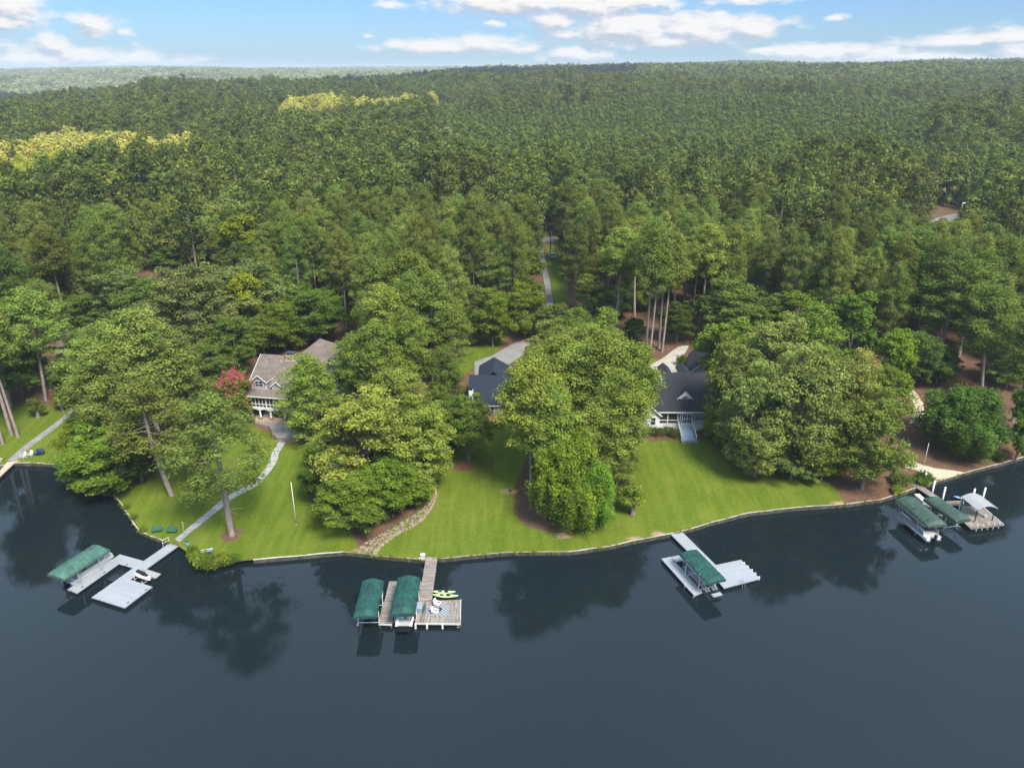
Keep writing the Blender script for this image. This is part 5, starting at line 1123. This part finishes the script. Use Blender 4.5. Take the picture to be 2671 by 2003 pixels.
# big clump on the middle left
T('pale',960,1290,1012,260,'large olive oak with long pale limbs in the clump right of the flagpole',(1.25,1.3,.8),var=2)
T('pale',895,1235,1125,160,'olive tree at the upper left of the clump right of the flagpole',(1.15,1.25,.8),var=0)
T('pale',1108,1275,1050,175,'light olive tree with white limbs at the right end beside the stone bed',(1.3,1.4,.8),var=1)
T('gold',1055,1290,1120,80,'small golden green tree in the middle of the clump by the stone bed',(.85,.95,.8))
T('oak',930,1372,1235,190,'low dark green tree at the lower left of the clump by the stone bed',(1.25,1.3,.8),var=0); T('oak',1010,1350,1200,160,'low green tree at the front middle of the clump by the stone bed',(1.3,1.35,.7),var=3); T('oak',1085,1320,1225,110,'low bright tree at the bend of the stone bed',(1.6,1.6,.7),var=1)
T('oak',860,1310,1150,140,'dark tree at the far left side of the clump right of the flagpole',(1.0,1.1,.7),var=4); T('full',1000,1270,1100,140,'dark pine hidden inside the clump right of the flagpole',(.8,.9,.8))
T('oak',1223,1205,1028,125,'round dark green tree just left of the cream house',(.85,1.0,.8),var=1)
# pine column between taupe and cream houses
for x,y,ty,w,lab in [(1000,1120,835,175,'front pine of the column between the taupe and cream houses'),(930,1060,865,130,'leftmost pine of the column right of the taupe house'),(1090,1100,790,165,'right front pine of the column between taupe and cream houses'),(1010,1020,735,165,'middle pine of the column between taupe and cream houses'),(1130,1010,700,150,'right rear pine of the column between taupe and cream houses'),(1075,950,640,160,'rear pine of the column between taupe and cream houses'),(1000,930,690,150,'rear left pine of the column above the taupe house drive'),(1160,1120,900,110,'short pine next to the cream house chimney')]:
    T('pine' if ty<880 else 'full',x,y,ty,w,lab,(1.35,1.35,1.05) if x<1120 else (1.1,1.15,1))
T('pale',1040,1150,948,150,'yellow olive tree at the foot of the pine column left of the cream house',(1.25,1.3,.8)); T('oak',1150,1190,1010,110,'dark green tree low between the clump and the cream house',(.85,.95,.8))
T('oak',1285,905,745,105,'bright maple above the cream house drive, the left one',(1.3,1.3,.7)); T('oak',1370,880,735,105,'bright maple above the cream house drive, the right one',(1.3,1.3,.7)); T('oak',1215,900,800,80,'dark tree left of the maples above the cream house drive',(.8,.9,.8))
# central pines
for x,y,ty,w,lab,c in [(1385,1290,915,205,'pine with a bare trunk at the left edge of the central mulch bed',1.5),(1407,1312,975,175,'pine with a pale trunk close behind the leftmost trunk of the central mulch bed',1.45),(1465,1160,865,190,'left of the thin twin pines in the middle of the central cluster',1.4),(1486,1168,885,170,'right of the thin twin pines in the middle of the central cluster',1.4),(1560,1200,850,205,'tall pine at the back right of the central cluster',1.45),(1628,1190,885,175,'pine at the right end of the central cluster beside the white house',1.5),(1590,1265,965,200,'lower pine at the front right of the central cluster',1.45),(1530,1110,835,185,'rear pine of the central cluster behind the twin trunks',1.3)]:
    T('pine',x,y,ty,w,lab,(c,c*.97,1.1))
T('pale',1440,1010,832,140,'greyish tree crown behind the central pines',(.95,1,.8)); T('full',1565,1010,800,120,'dense cone shaped pine behind the central cluster',(1.3,1.35,1)); T('full',1500,985,790,120,'dense pine between the greyish crown and the cone shaped pine',(1.2,1.3,1))
for k,x,y,ty,w,lab,c in [('full',1440,1240,1005,150,'dense lower pine on the left inside the central cluster',1.3),('full',1530,1290,1050,160,'dense lower pine behind the weeping trees',1.3),('full',1605,1290,1085,120,'short pine at the right foot of the central cluster',1.3),('oak',1445,1330,1170,110,'green tree low at the left of the weeping trees',1.2),('pine',1400,1195,905,170,'pine whose crown reaches over the cream house roof',1.4),('pine',1650,1170,905,110,'slim pine touching the left wing of the white house',1.4)]:
    T(k,x,y,ty,w,lab,(c,c,1))
for k,x,y,ty,w,lab,c in [('pale',1905,1165,880,170,'grey green oak covering the right end of the charcoal roof',1.05),('oak',1892,1175,1030,110,'bright low tree right of the pale blue steps',1.4)]:
    T(k,x,y,ty,w,lab,(c,c,.8))
T('pale',1968,1243,1095,130,'low young oak with drooping boughs at the upper edge of the right lawn',(1.25,1.3,1)); T('pale',2062,1249,1110,135,'low young oak at the right part of the lawn edge before the big oak',(1.2,1.25,1)); T('gold',1478,1310,1085,110,'ragged yellow green crown rising behind the large weeping tree',(.95,1.0,.8))
T('weep',1483,1374,1135,185,'large weeping yellow green tree at the front of the central mulch bed',(.88,1.02,.85),var=0); T('weep',1550,1372,1190,120,'smaller weeping tree right of the large one in the central mulch bed',(.75,.92,.85),var=1); T('gold',1530,1290,1130,90,'yellowish crown above the weeping trees of the central mulch bed',(1.1,1.1,.8))
T('sapling',1650,1341,1258,70,'young tree alone on the right lawn',(1.2,1.3,.8))
# tall trunks behind the white house drive
for x,y,ty,w,lab in [(1604,879,585,120,'tall bare trunked pine left of the white house drive'),(1684,922,560,100,'left of the front pair of tall pines above the white house drive'),(1694,930,600,110,'right of the front pair of tall pines above the white house drive'),(1718,909,620,100,'left of the second pair of tall pines above the white house drive'),(1727,918,590,110,'right of the second pair of tall pines above the white house drive'),(1823,872,575,110,'tall pine behind the garage roof, the left one'),(1848,861,600,110,'tall pine behind the garage roof, the right one'),(1655,840,560,120,'tall pine standing between the bare trunks at the back of the straw bank')]:
    T('tall',x,y,ty,w,lab,(1.25,1.2,1.05))
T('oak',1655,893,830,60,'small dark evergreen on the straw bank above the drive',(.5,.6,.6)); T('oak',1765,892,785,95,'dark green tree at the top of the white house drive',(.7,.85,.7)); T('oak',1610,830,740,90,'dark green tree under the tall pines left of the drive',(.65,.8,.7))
T('shrub',1650,946,918,55,'low hedge on the grass edge of the white house drive',(.6,.75,.6)); T('shrub',1712,990,966,32,'bright yellow green shrub by the white house gable',(2.2,2.1,.5),var=0); T('shrub',1685,1000,985,30,'rusty green shrub in the round bed by the white house',(1.2,1,.8)); T('shrub',1690,975,958,26,'tan leaved shrub at the edge of the white house drive',(1.8,1.4,.8)); T('shrub',1778,955,925,30,'dark clipped bush at the garage entry',(.5,.65,.6))
# right mass
for k,x,y,ty,w,lab,c in [('gold',1880,1050,830,150,'yellow green tree over the garage roof right of the white house',(.75,.82,.8)),('pale',1945,1235,945,200,'front grey green oak nearest the white house steps',(1.25,1.28,1.05)),('pale',2075,1242,895,235,'big grey green oak at the top of the right lawn',(1.3,1.3,1.05)),('pale',1990,1120,815,190,'tall grey green oak behind the front oaks of the right lawn',(1.2,1.22,1.0)),('full',2100,1090,775,185,'round dense pine rising behind the oaks of the right lawn',(1.25,1.3,1)),('pale',2185,1190,905,170,'tan tinged oak in the right tree mass',(1.5,1.35,1.05)),('gold',2210,1180,985,90,'golden green tree in the middle of the right tree mass',(.75,.9,.7)),('oak',2140,1255,1110,110,'low green tree at the right end of the right lawn',(1.2,1.3,.8)),('pale',2248,1275,1005,188,'feathery light green tree beside the straw bank and curved walk',(1.3,1.4,.85)),('gold',2205,960,760,130,'yellow green tree poking up behind the right tree mass',(.6,.72,.7)),('gold',2315,1060,858,115,'yellow edged tree left of the dark hollow on the right',(.75,.85,.6)),('oak',2262,1150,950,125,'green tree between the feathery tree and the yellow edged tree',(1.2,1.25,.85)),('oak',1880,1135,1040,95,'bright green tree beside the right end of the white house',(1.5,1.5,.7)),('oak',2010,900,770,130,'grey topped tree behind the garage',(1,1.05,1)),('oak',1900,900,720,170,'broad mid green tree behind the garage roof',(1.15,1.15,1)),('weep',2497,1180,1000,205,'wide dark green tree over the straw bank on the right',(.50,.66,.95)),('pine',2560,1020,735,190,'tall layered pine behind the wide dark tree on the right',(1.2,1.2,1)),('pine',2440,960,650,175,'high pine on the right slope above the curved walk',(1.1,1.15,1)),('pine',2640,1100,820,150,'pine at the right edge above the stone steps',(1.25,1.25,1)),('pine',2500,930,640,180,'dark pine high on the right slope',(1.0,1.05,1)),('pine',2350,860,590,170,'pine at the top of the dark hollow on the right',(1.1,1.15,1)),('pine',2590,880,700,160,'pine near the right edge below the pale trees',(1.15,1.2,1)),('pale',2610,820,625,165,'pale green tree at the far right below the road',(1.2,1.25,.9)),('pale',2655,860,620,150,'pale green tree at the right edge',(1.15,1.2,.95)),('gold',2668,1150,985,90,'small yellow green tree at the right edge of the bank',(.7,.9,.7)),('gold',2648,1200,1060,60,'slim light tree on the stone steps bank',(.6,.85,.7)),('oak',2380,1010,860,120,'dark tree in the hollow left of the high pine',(.6,.75,.7)),('oak',2440,1000,900,100,'dark tree behind the curved walk',(.6,.75,.7))]:
    T(k,x,y,ty,w,lab,c)
T('shrub',2405,1258,1228,58,'dark spiky bush at the head of the old timber dock',(.8,.9,.8)); T('shrub',2412,1268,1244,36,'bright green clump at the sea wall beside the old timber dock',(1.6,1.8,.6)); T('shrub',2340,1262,1236,70,'wild brown green bush left of the old timber dock',(1.0,1.0,.9)); T('shrub',2336,1286,1266,40,'yellow green clump on the sea wall left of the old timber dock',(2,1.8,.7))
for i in range(7): T('shrub',2555+i*9,1182+i*4,1162+i*4,28,'clipped dark grey hedge bush in the row on the right bank',(.35,.38,.38),'hedge bushes on the right bank')
for i in range(6): T('shrub',2350+i*14,1000-i*8+0,980-i*8,26,'dark low hedge bush beside the curved walk',(.4,.45,.45),'hedge bushes beside the curved walk')
for i,(x,y,s) in enumerate([(512,1462,40),(530,1478,60),(552,1484,60),(575,1478,55),(598,1472,40),(500,1448,36),(618,1466,30)]): T('shrub',x,y,y-s*.7,s*1.0,'bushy water plants crowding the tip of the left lawn point',(1.3,1.35,.8),'waterside bushes on the left point',var=i%2)
for i,(x,y) in enumerate([(1700,1136),(1722,1138),(1745,1136),(1760,1142),(1838,1140),(1860,1138),(1885,1150)]): T('shrub',x,y,y-26,32,'low foundation shrub in front of the white house porch',(.8,.9,.7),'foundation shrubs of the white house')
for i,(x,y) in enumerate([(770,1118),(790,1128),(812,1130),(645,1100),(650,1108),(828,1120)]): T('shrub',x,y,y-30,36,'green shrub on the patio edge of the taupe roofed house',(.9,1,.8),'patio shrubs of the taupe house')
for i,(x,y) in enumerate([(350,1352),(372,1385),(330,1325),(300,1290)]): T('shrub',x,y,y-12,26,'low weeds hanging over the sea wall of the left point',(1.3,1.4,.8),'weeds on the left sea wall')
for k,x,y,ty,w,lab,c in [('pale',1153,440,330,85,'pale grey bare looking tree standing high in the middle woods',(1.7,1.7,2.2)),('pale',545,430,345,100,'pale beige tree at the right end of the sun tinted yellow pines',(1.9,1.8,1.6)),('gold',2010,470,368,60,'bright yellow green tree in the upper right woods, the left one of the row',(1,1,.9)),('pale',2070,490,392,75,'greyish olive tree beside the bright yellow green trees of the upper right woods',(1.2,1.2,1.1)),('gold',2110,500,400,45,'narrow yellow green tree right of the greyish olive one in the upper right woods',(.9,1,.9)),('gold',1950,500,410,55,'yellowish low tree in the upper right woods',(.9,.95,.9)),('pale',2560,430,318,80,'pale olive tree in the top right woods',(1.4,1.45,1.2)),('gold',2400,430,330,110,'yellow olive tree in the top right woods',(.9,.95,1)),('pale',1180,660,505,110,'light olive tree in the woods left of the far driveway',(1.1,1.1,.9)),('gold',1325,330,262,45,'orange olive tree on the upper middle slope',(1.1,.9,.8))]:
    T(k,x,y,ty,w,lab,c)
for x,y,ty,w,lab in [(1415,598,520,60,'dark tree behind the far road, the left one'),(1450,600,515,60,'dark tree behind the far road, the middle one'),(1485,598,520,60,'dark tree behind the far road, the right one'),(1440,890,790,90,'dark green tree closing the foot of the far driveway')]:
    T('oak',x,y,ty,w,lab,(.75,.85,.8))
T('full',2625,1010,880,120,'dense green pine before the tan roofed house at the right edge',(1.2,1.25,1))
def shore_weeds():
    r=np.random.default_rng(77); C=[]
    for i0,i1,n in ((5,17,90),(26,31,110),(31,39,60),(39,43,40)):
        for k in range(n):
            i=int(r.integers(i0,i1)); t=r.random(); p=SW[i]*(1-t)+SW[i+1]*t; C.append([p[0]+r.normal(0,.12),p[1]+r.normal(-.05,.12),.55+r.uniform(-.15,.15)])
    C=np.array(C); V,t=leaves(C,r.uniform(.12,.38,(len(C),1))*[1,.7,.8],40,.09,r,asp=.4,jit=.8,down=.8)
    me=npmesh('shore_weeds',V,np.arange(len(V)).reshape(-1,4),LEAF); at=me.attributes.new('tint','FLOAT','POINT'); at.data.foreach_set('value',t.astype(np.float32))
    o=bpy.data.objects.new('shore_weeds',me); COL.objects.link(o); o.color=(1.2,1.1,.8,1); tag(o,'small weeds and grass fringing the top of the sea walls','weeds',kind='stuff')
shore_weeds()
# ---------------------------------------------------------------- the woods
def allowed(x,y):
    px,py=proj(x,y,hgt(x,y))
    ex=np.array([-900,0,200,330,400,640,641,905,906,1190,1191,1370,1395,1396,1492,1493,1590,1640,1800,1860,1900,2330,2400,2671,3500]); ey=np.array([1060,1000,960,850,720,720,860,860,1040,1040,850,850,840,700,700,830,830,820,820,850,900,950,960,960,960])
    ok=py<np.interp(px,ex,ey)
    ok&=~inpoly(px,py,[(1390,604),(1478,604),(1474,700),(1456,800),(1425,800),(1402,690)])
    ok&=~inpoly(px,py,[(2400,545),(2590,535),(2565,640),(2490,750),(2385,690)])
    ok&=~inpoly(px,py,[(100,880),(230,880),(230,960),(80,960)])
    ok&=~inpoly(px,py,[(1960,690),(2110,700),(2160,800),(2000,790)])
    ok&=~inpoly(px,py,[(830,860),(960,860),(960,1000),(830,1000)])
    return ok,px,py
def fill():
    sp_=6.3; r=np.random.default_rng(11); out=[]
    xs=np.arange(-760,760,sp_); ys=np.arange(95,1000,sp_); X,Y=np.meshgrid(xs,ys); X=X+r.uniform(-.42,.42,X.shape)*sp_; Y=Y+r.uniform(-.42,.42,Y.shape)*sp_
    X=X.ravel();Y=Y.ravel(); rr=np.hypot(X,Y); az=np.abs(np.arctan2(X,Y)); k=(az<R(39))&(rr<1000)&(rr>np.interp(np.arctan2(X,Y),S_AZ,S_R)+8); X=X[k];Y=Y[k]
    ok,px,py=allowed(X,Y); X=X[ok];Y=Y[ok];px=px[ok];py=py[ok]
    P=np.array([(a,b) for a,b,_,_ in PLACED]); keep=np.ones(len(X),bool)
    for a,b in P: keep&=np.hypot(X-a,Y-b)>3.2
    X=X[keep];Y=Y[keep];px=px[keep];py=py[keep]; return X,Y,px,py,r
X,Y,PX,PY,r=fill()
order=np.argsort(np.hypot(X,Y)); X=X[order];Y=Y[order];PX=PX[order];PY=PY[order]
nz=np.sin(X*.031+1)*np.cos(Y*.027)+.6*np.sin(X*.071-Y*.05)
left=np.clip((900-PX)/900,0,1)*(PY>640)
pb_=.26+.42*left+.12*(nz>.7)
kindr=r.random(len(X)); isb=kindr<pb_
_r=np.hypot(X,Y)+22*np.sin(X*.06)+12*np.sin(X*.17+2); YEL=(_r>345)&(_r<470)&(PX+45*np.sin(Y*.11)<540)&(r.random(len(X))<.95)  # band of trees whose sunlight is put into the foliage colour
def zone(px,py):
    a='left' if px<880 else ('middle' if px<1560 else 'right'); d='nearest the houses' if py>760 else ('halfway up the slope' if py>560 else 'high up the slope')
    return a,d
npine=nbroad=nyel=0; stuff=[]; NP=215; NB=215
for i in range(len(X)):
    x,y=X[i],Y[i]; z=float(hgt(x,y)); vis=-60<PX[i]<2731
    pl=Y[i]>330 and PX[i]>1150 and nz[i]>-.9
    if YEL[i]:
        if vis and nyel<75 and np.hypot(x,y)<402:
            nyel+=1; h=r.uniform(18,24); c=(2.7+r.uniform(-.3,.3),2.15,1.1); put('pine',int(r.integers(6)),(x,y,z),h,r.uniform(3.8,5.2),r.uniform(0,6.28),'bright yellow pine, sunlight put into its colour, in the band along the top of the left woods',c,'sun tinted yellow pines of the upper left woods'); continue  # yellow tint stands in for sunlight on these crowns
        stuff.append((x,y,z,1,r)); continue
    a,d=zone(PX[i],PY[i])
    if vis and not isb[i] and npine<NP:
        npine+=1; kk='pine' if r.random()<.75 else 'tall'; b=r.uniform(.80,1.32); wv=r.uniform(.90,1.07); put(kk,int(r.integers(6 if kk=='pine' else 3)),(x,y,z),r.uniform(17,27.5),r.uniform(3.2,4.7),r.uniform(0,6.28),f'dark green pine packed in the {a} woods, {d}',(b*1.05*wv,b,b*.95),f'pines of the {a} woods, {d}')
    elif vis and isb[i] and nbroad<NB:
        nbroad+=1; u=r.random(); b=r.uniform(.85,1.4); kk,c=('oak',(b,b*1.02,b*.8)) if u<.7 else (('pale',(b*.9,b*.9,b*.8)) if u<.9 else ('gold',(.55,.66,.6)))
        w='leafy green' if kk=='oak' else ('grey green' if kk=='pale' else 'yellow green')
        n_={'oak':5,'pale':3,'gold':2}[kk]; put(kk,int(r.integers(n_)),(x,y,z),r.uniform(10,18),r.uniform(3.4,5.8),r.uniform(0,6.28),f'{w} broadleaf tree in the {a} woods, {d}',c,f'{w} trees of the {a} woods, {d}')
    else: stuff.append((x,y,z,0,r))
print('individual trees',npine,nbroad,'near stuff',len(stuff))
# distant woods: one object per kind, its points carry instanced trees
def lowtree(name,gen,fm,bm):
    segs,V,t=gen; Vt,Qt=tubes(segs[:6] if len(segs)>6 else segs,4); n=len(Vt); Vv=np.concatenate([Vt,V]); Q=np.concatenate([Qt,np.arange(len(V)).reshape(-1,4)+n])
    me=npmesh(name,Vv,Q,[bm,fm]); mi=np.ones(len(Q),np.int32); mi[:len(Qt)]=0; me.polygons.foreach_set('material_index',mi)
    at=me.attributes.new('tint','FLOAT','POINT'); at.data.foreach_set('value',np.concatenate([np.zeros(n),t]).astype(np.float32)); return bpy.data.objects.new(name,me)
PINEF=foliage('far_pine_needles',(.050,.070,.016),(.190,.225,.045),vr=(.7,1.3)); LEAFF=foliage('far_broad_leaves',(.060,.080,.018),(.24,.27,.060),vr=(.7,1.3)); YELF=foliage('sun_tint_needles',(.22,.21,.04),(.55,.50,.12))  # the yellow needles have sunlight painted into their colour
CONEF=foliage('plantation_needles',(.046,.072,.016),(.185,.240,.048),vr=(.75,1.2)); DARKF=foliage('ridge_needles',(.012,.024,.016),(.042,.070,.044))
def coll(name,objs):
    c=bpy.data.collections.new(name)
    for k,o in enumerate(objs): c.objects.link(o)
    return c
FAR=coll('far_mixed',[lowtree(f'a{k}',pine(110+k,22,4.0,[.35,.45,.3,.4][k],lod=1),PINEF,BARK) for k in range(4)]+[lowtree(f'b{k}',broad(120+k,16,5.0,.1,lod=1),LEAFF,BARKD) for k in range(3)])
CON=coll('far_cone',[lowtree(f'c{k}',pine(130+k,16,2.7,.05,lod=1,cone=True,thin=1.2),CONEF,BARK) for k in range(3)])
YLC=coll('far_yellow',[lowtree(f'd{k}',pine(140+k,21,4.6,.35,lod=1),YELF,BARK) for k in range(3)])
def patch(seed,fm,n=22,span=34,H=18,rad=4.6,cone=False):
    r=np.random.default_rng(seed); Cc=[];Rr=[]
    for i in range(n):
        x,y=r.uniform(-span/2,span/2,2); h=H*r.uniform(.6,1.25)
        for f in ((.55,1),(.75,.8),(.92,.45)) if not cone else ((.45,.8),(.7,.55),(.9,.25)):
            Cc.append([x+r.normal(0,.5),y+r.normal(0,.5),h*f[0]]);Rr.append([rad*f[1],rad*f[1],h*.16])
    return [((0,0,0),(0,0,1),.3,.3)],*leaves(Cc,Rr,26,1.15,r,asp=.6,jit=.5,down=.15)
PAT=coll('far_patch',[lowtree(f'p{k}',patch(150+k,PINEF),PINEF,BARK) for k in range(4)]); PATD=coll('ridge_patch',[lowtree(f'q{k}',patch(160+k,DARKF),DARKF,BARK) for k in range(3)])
PALEF=foliage('sun_tint_hill_trees',(.14,.16,.06),(.38,.40,.18),vr=(.6,1.3))  # brighter leaf colour stands in for sunlight on the left hills
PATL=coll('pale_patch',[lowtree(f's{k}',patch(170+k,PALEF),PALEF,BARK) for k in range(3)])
def scatter(name,label,c,pts,sc,rot,idx,sink=0):
    pts=np.asarray(pts,np.float32); me=bpy.data.meshes.new(name); me.vertices.add(len(pts)); me.vertices.foreach_set('co',pts.ravel())
    a=me.attributes.new('sc','FLOAT_VECTOR','POINT'); a.data.foreach_set('vector',np.asarray(sc,np.float32).ravel())
    a=me.attributes.new('rt','FLOAT_VECTOR','POINT'); a.data.foreach_set('vector',np.stack([np.zeros(len(pts)),np.zeros(len(pts)),rot],1).astype(np.float32).ravel())
    a=me.attributes.new('ix','INT','POINT'); a.data.foreach_set('value',np.asarray(idx,np.int32))
    o=bpy.data.objects.new(name,me); COL.objects.link(o)
    ng=bpy.data.node_groups.new(name,'GeometryNodeTree'); ng.interface.new_socket('Geometry',in_out='INPUT',socket_type='NodeSocketGeometry'); ng.interface.new_socket('Geometry',in_out='OUTPUT',socket_type='NodeSocketGeometry')
    N=ng.nodes;L=ng.links; gi=N.new('NodeGroupInput'); go=N.new('NodeGroupOutput'); ip=N.new('GeometryNodeInstanceOnPoints'); ci=N.new('GeometryNodeCollectionInfo')
    ci.inputs[0].default_value=c; ci.inputs['Separate Children'].default_value=True; ci.inputs['Reset Children'].default_value=True
    def at(n,t):
        x=N.new('GeometryNodeInputNamedAttribute'); x.data_type=t; x.inputs[0].default_value=n; return x.outputs[0]
    e=N.new('FunctionNodeEulerToRotation'); L.new(at('rt','FLOAT_VECTOR'),e.inputs[0])
    L.new(gi.outputs[0],ip.inputs['Points']); L.new(ci.outputs[0],ip.inputs['Instance']); ip.inputs['Pick Instance'].default_value=True; L.new(at('ix','INT'),ip.inputs['Instance Index']); L.new(e.outputs[0],ip.inputs['Rotation']); L.new(at('sc','FLOAT_VECTOR'),ip.inputs['Scale']); L.new(ip.outputs[0],go.inputs[0])
    md=o.modifiers.new('trees','NODES'); md.node_group=ng; tag(o,label,'woodland',kind='stuff'); return o
S=np.array([(a,b,c,d) for a,b,c,d,_ in stuff]); r=np.random.default_rng(21); rs=np.hypot(S[:,0],S[:,1]); px,py=proj(S[:,0],S[:,1],S[:,2])
nzs=np.sin(S[:,0]*.011+1)*np.cos(S[:,1]*.013)+.5*np.sin(S[:,0]*.031-S[:,1]*.022)
plant=(px>1130)&(rs>320)&(rs<760)&(nzs>-.55)&(S[:,3]==0)
plant|=(px>250)&(px<900)&(rs>520)&(rs<760)&(nzs>.0)
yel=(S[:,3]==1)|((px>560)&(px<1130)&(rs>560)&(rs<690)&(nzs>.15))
plant&=~yel
def plantation():
    r=np.random.default_rng(31); g=4.4; X,Y=np.meshgrid(np.arange(-500,560,g),np.arange(280,820,g)); X=(X+r.uniform(-.35,.35,X.shape)*g).ravel(); Y=(Y+r.uniform(-.35,.35,Y.shape)*g).ravel(); Z=hgt(X,Y); px,py=proj(X,Y,Z); rs=np.hypot(X,Y)
    n=np.sin(X*.011+1)*np.cos(Y*.013)+.5*np.sin(X*.031-Y*.022); k=((px>1130)&(rs>320)&(rs<760)&(n>-.55))|((px>250)&(px<900)&(rs>520)&(rs<760)&(n>0)); k&=~((px>560)&(px<1130)&(rs>560)&(rs<690)&(n>.15)); k&=(px>-80)&(px<2750)
    X,Y,Z=X[k],Y[k],Z[k]; s=r.uniform(.72,1.15,len(X)); scatter('pine_plantation','even stand of small pointed plantation pines on the upper right and far left slopes',CON,np.column_stack([X,Y,Z]),np.stack([s,s,s],1),r.uniform(0,6.28,len(X)),r.integers(0,3,len(X)))
rest=~plant&~yel
plantation_fn=plantation
def emit(name,label,c,sel,n,lo,hi,bs=None,broads=0):
    sel=sel&(r.random(len(sel))>.05); k=int(sel.sum()); s=r.uniform(lo,hi,k)*(1+.16*np.sin(S[sel][:,0]*.05+2)*np.cos(S[sel][:,1]*.043)); idx=r.integers(0,n,k); 
    if broads: q=S[sel]; hw=np.sin(q[:,0]*.019+1)*np.cos(q[:,1]*.016+.4)+.5*np.sin(q[:,0]*.043-q[:,1]*.03); idx=np.where(r.random(k)<np.where(hw>.55,.25,.92),r.integers(0,4,k),r.integers(4,7,k))
    scatter(name,label,c,S[sel][:,:3],np.stack([s*r.uniform(.9,1.15,k),s*r.uniform(.9,1.15,k),s],1),r.uniform(0,6.28,k),idx)
plantation()
emit('mixed_forest','dense green mixed forest covering the slope behind the first woods',FAR,rest,7,.68,1.25,broads=1)
#emit('pine_plantation','even stand of small pointed plantation pines on the upper right and far left slopes',CON,plant,3,.75,1.1)
emit('sun_tint_forest','tree tops with yellow sunlight put into their colour in the middle distance on the left',YLC,yel,3,.8,1.1)
def band(name,label,c,n,r0,r1,step,sel,sc0,sc1,seed):
    r=np.random.default_rng(seed); P=[]
    rr=r0
    while rr<r1:
        st=step*(1+rr/6000); m=int(R(80)*rr/st); a=np.linspace(R(-40),R(40),m)+r.uniform(-.4,.4,m)*st/rr; q=rr+r.uniform(-.4,.4,m)*st
        P.append(np.stack([q*np.sin(a),q*np.cos(a)],1)); rr+=st
    P=np.concatenate(P); z=hgt(P[:,0],P[:,1]); k=sel(P[:,0],P[:,1],z); P=P[k];z=z[k]; s=r.uniform(sc0,sc1,len(P)); g=1+np.hypot(P[:,0],P[:,1])/6000
    scatter(name,label,c,np.column_stack([P,z]),np.stack([s*g,s*g,s],1),r.uniform(0,6.28,len(P)),r.integers(0,n,len(P)))
def zn(x,y): return np.sin(x*.0042+y*.002+1)+.7*np.sin(y*.006-x*.002)+.5*np.sin(x*.011+y*.009)
azd=lambda x,y:np.degrees(np.arctan2(x,y)); rd=lambda x,y:np.hypot(x,y)
dark=lambda x,y:(rd(x,y)<1700)&(((azd(x,y)<8)&(rd(x,y)>930))|(zn(x,y)>.2))
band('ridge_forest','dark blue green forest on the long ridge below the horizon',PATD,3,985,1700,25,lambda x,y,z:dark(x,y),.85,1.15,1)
band('far_forest','hazy mid green forest on the far right hills',PAT,4,985,3000,25,lambda x,y,z:~dark(x,y)&((rd(x,y)<1700)|(azd(x,y)>4)),.85,1.15,2)
band('horizon_forest','pale hazy wooded hills on the left horizon, sunlight put into their colour',PATL,3,1700,8200,32,lambda x,y,z:(azd(x,y)<=4)|(rd(x,y)>3000),.9,1.3,3)
# ---------------------------------------------------------------- haze

def haze():
    me=bpy.data.meshes.new('haze'); b=MB().box(-7200,-450,-3,7200,9800,112); me.from_pydata(b.v,[],b.f); m=bpy.data.materials.new('haze_air'); m.use_nodes=True; nt=m.node_tree; nt.nodes.clear()
    o=nt.nodes.new('ShaderNodeOutputMaterial'); v=nt.nodes.new('ShaderNodeVolumePrincipled'); v.inputs['Color'].default_value=(.90,.95,1.0,1); v.inputs['Density'].default_value=HAZE; v.inputs['Anisotropy'].default_value=.2
    nt.links.new(v.outputs[0],o.inputs['Volume']); me.materials.append(m); ob=bpy.data.objects.new('haze',me); COL.objects.link(ob); tag(ob,'thin pale haze over the whole valley','haze',kind='stuff')
HAZE=.00013
haze()
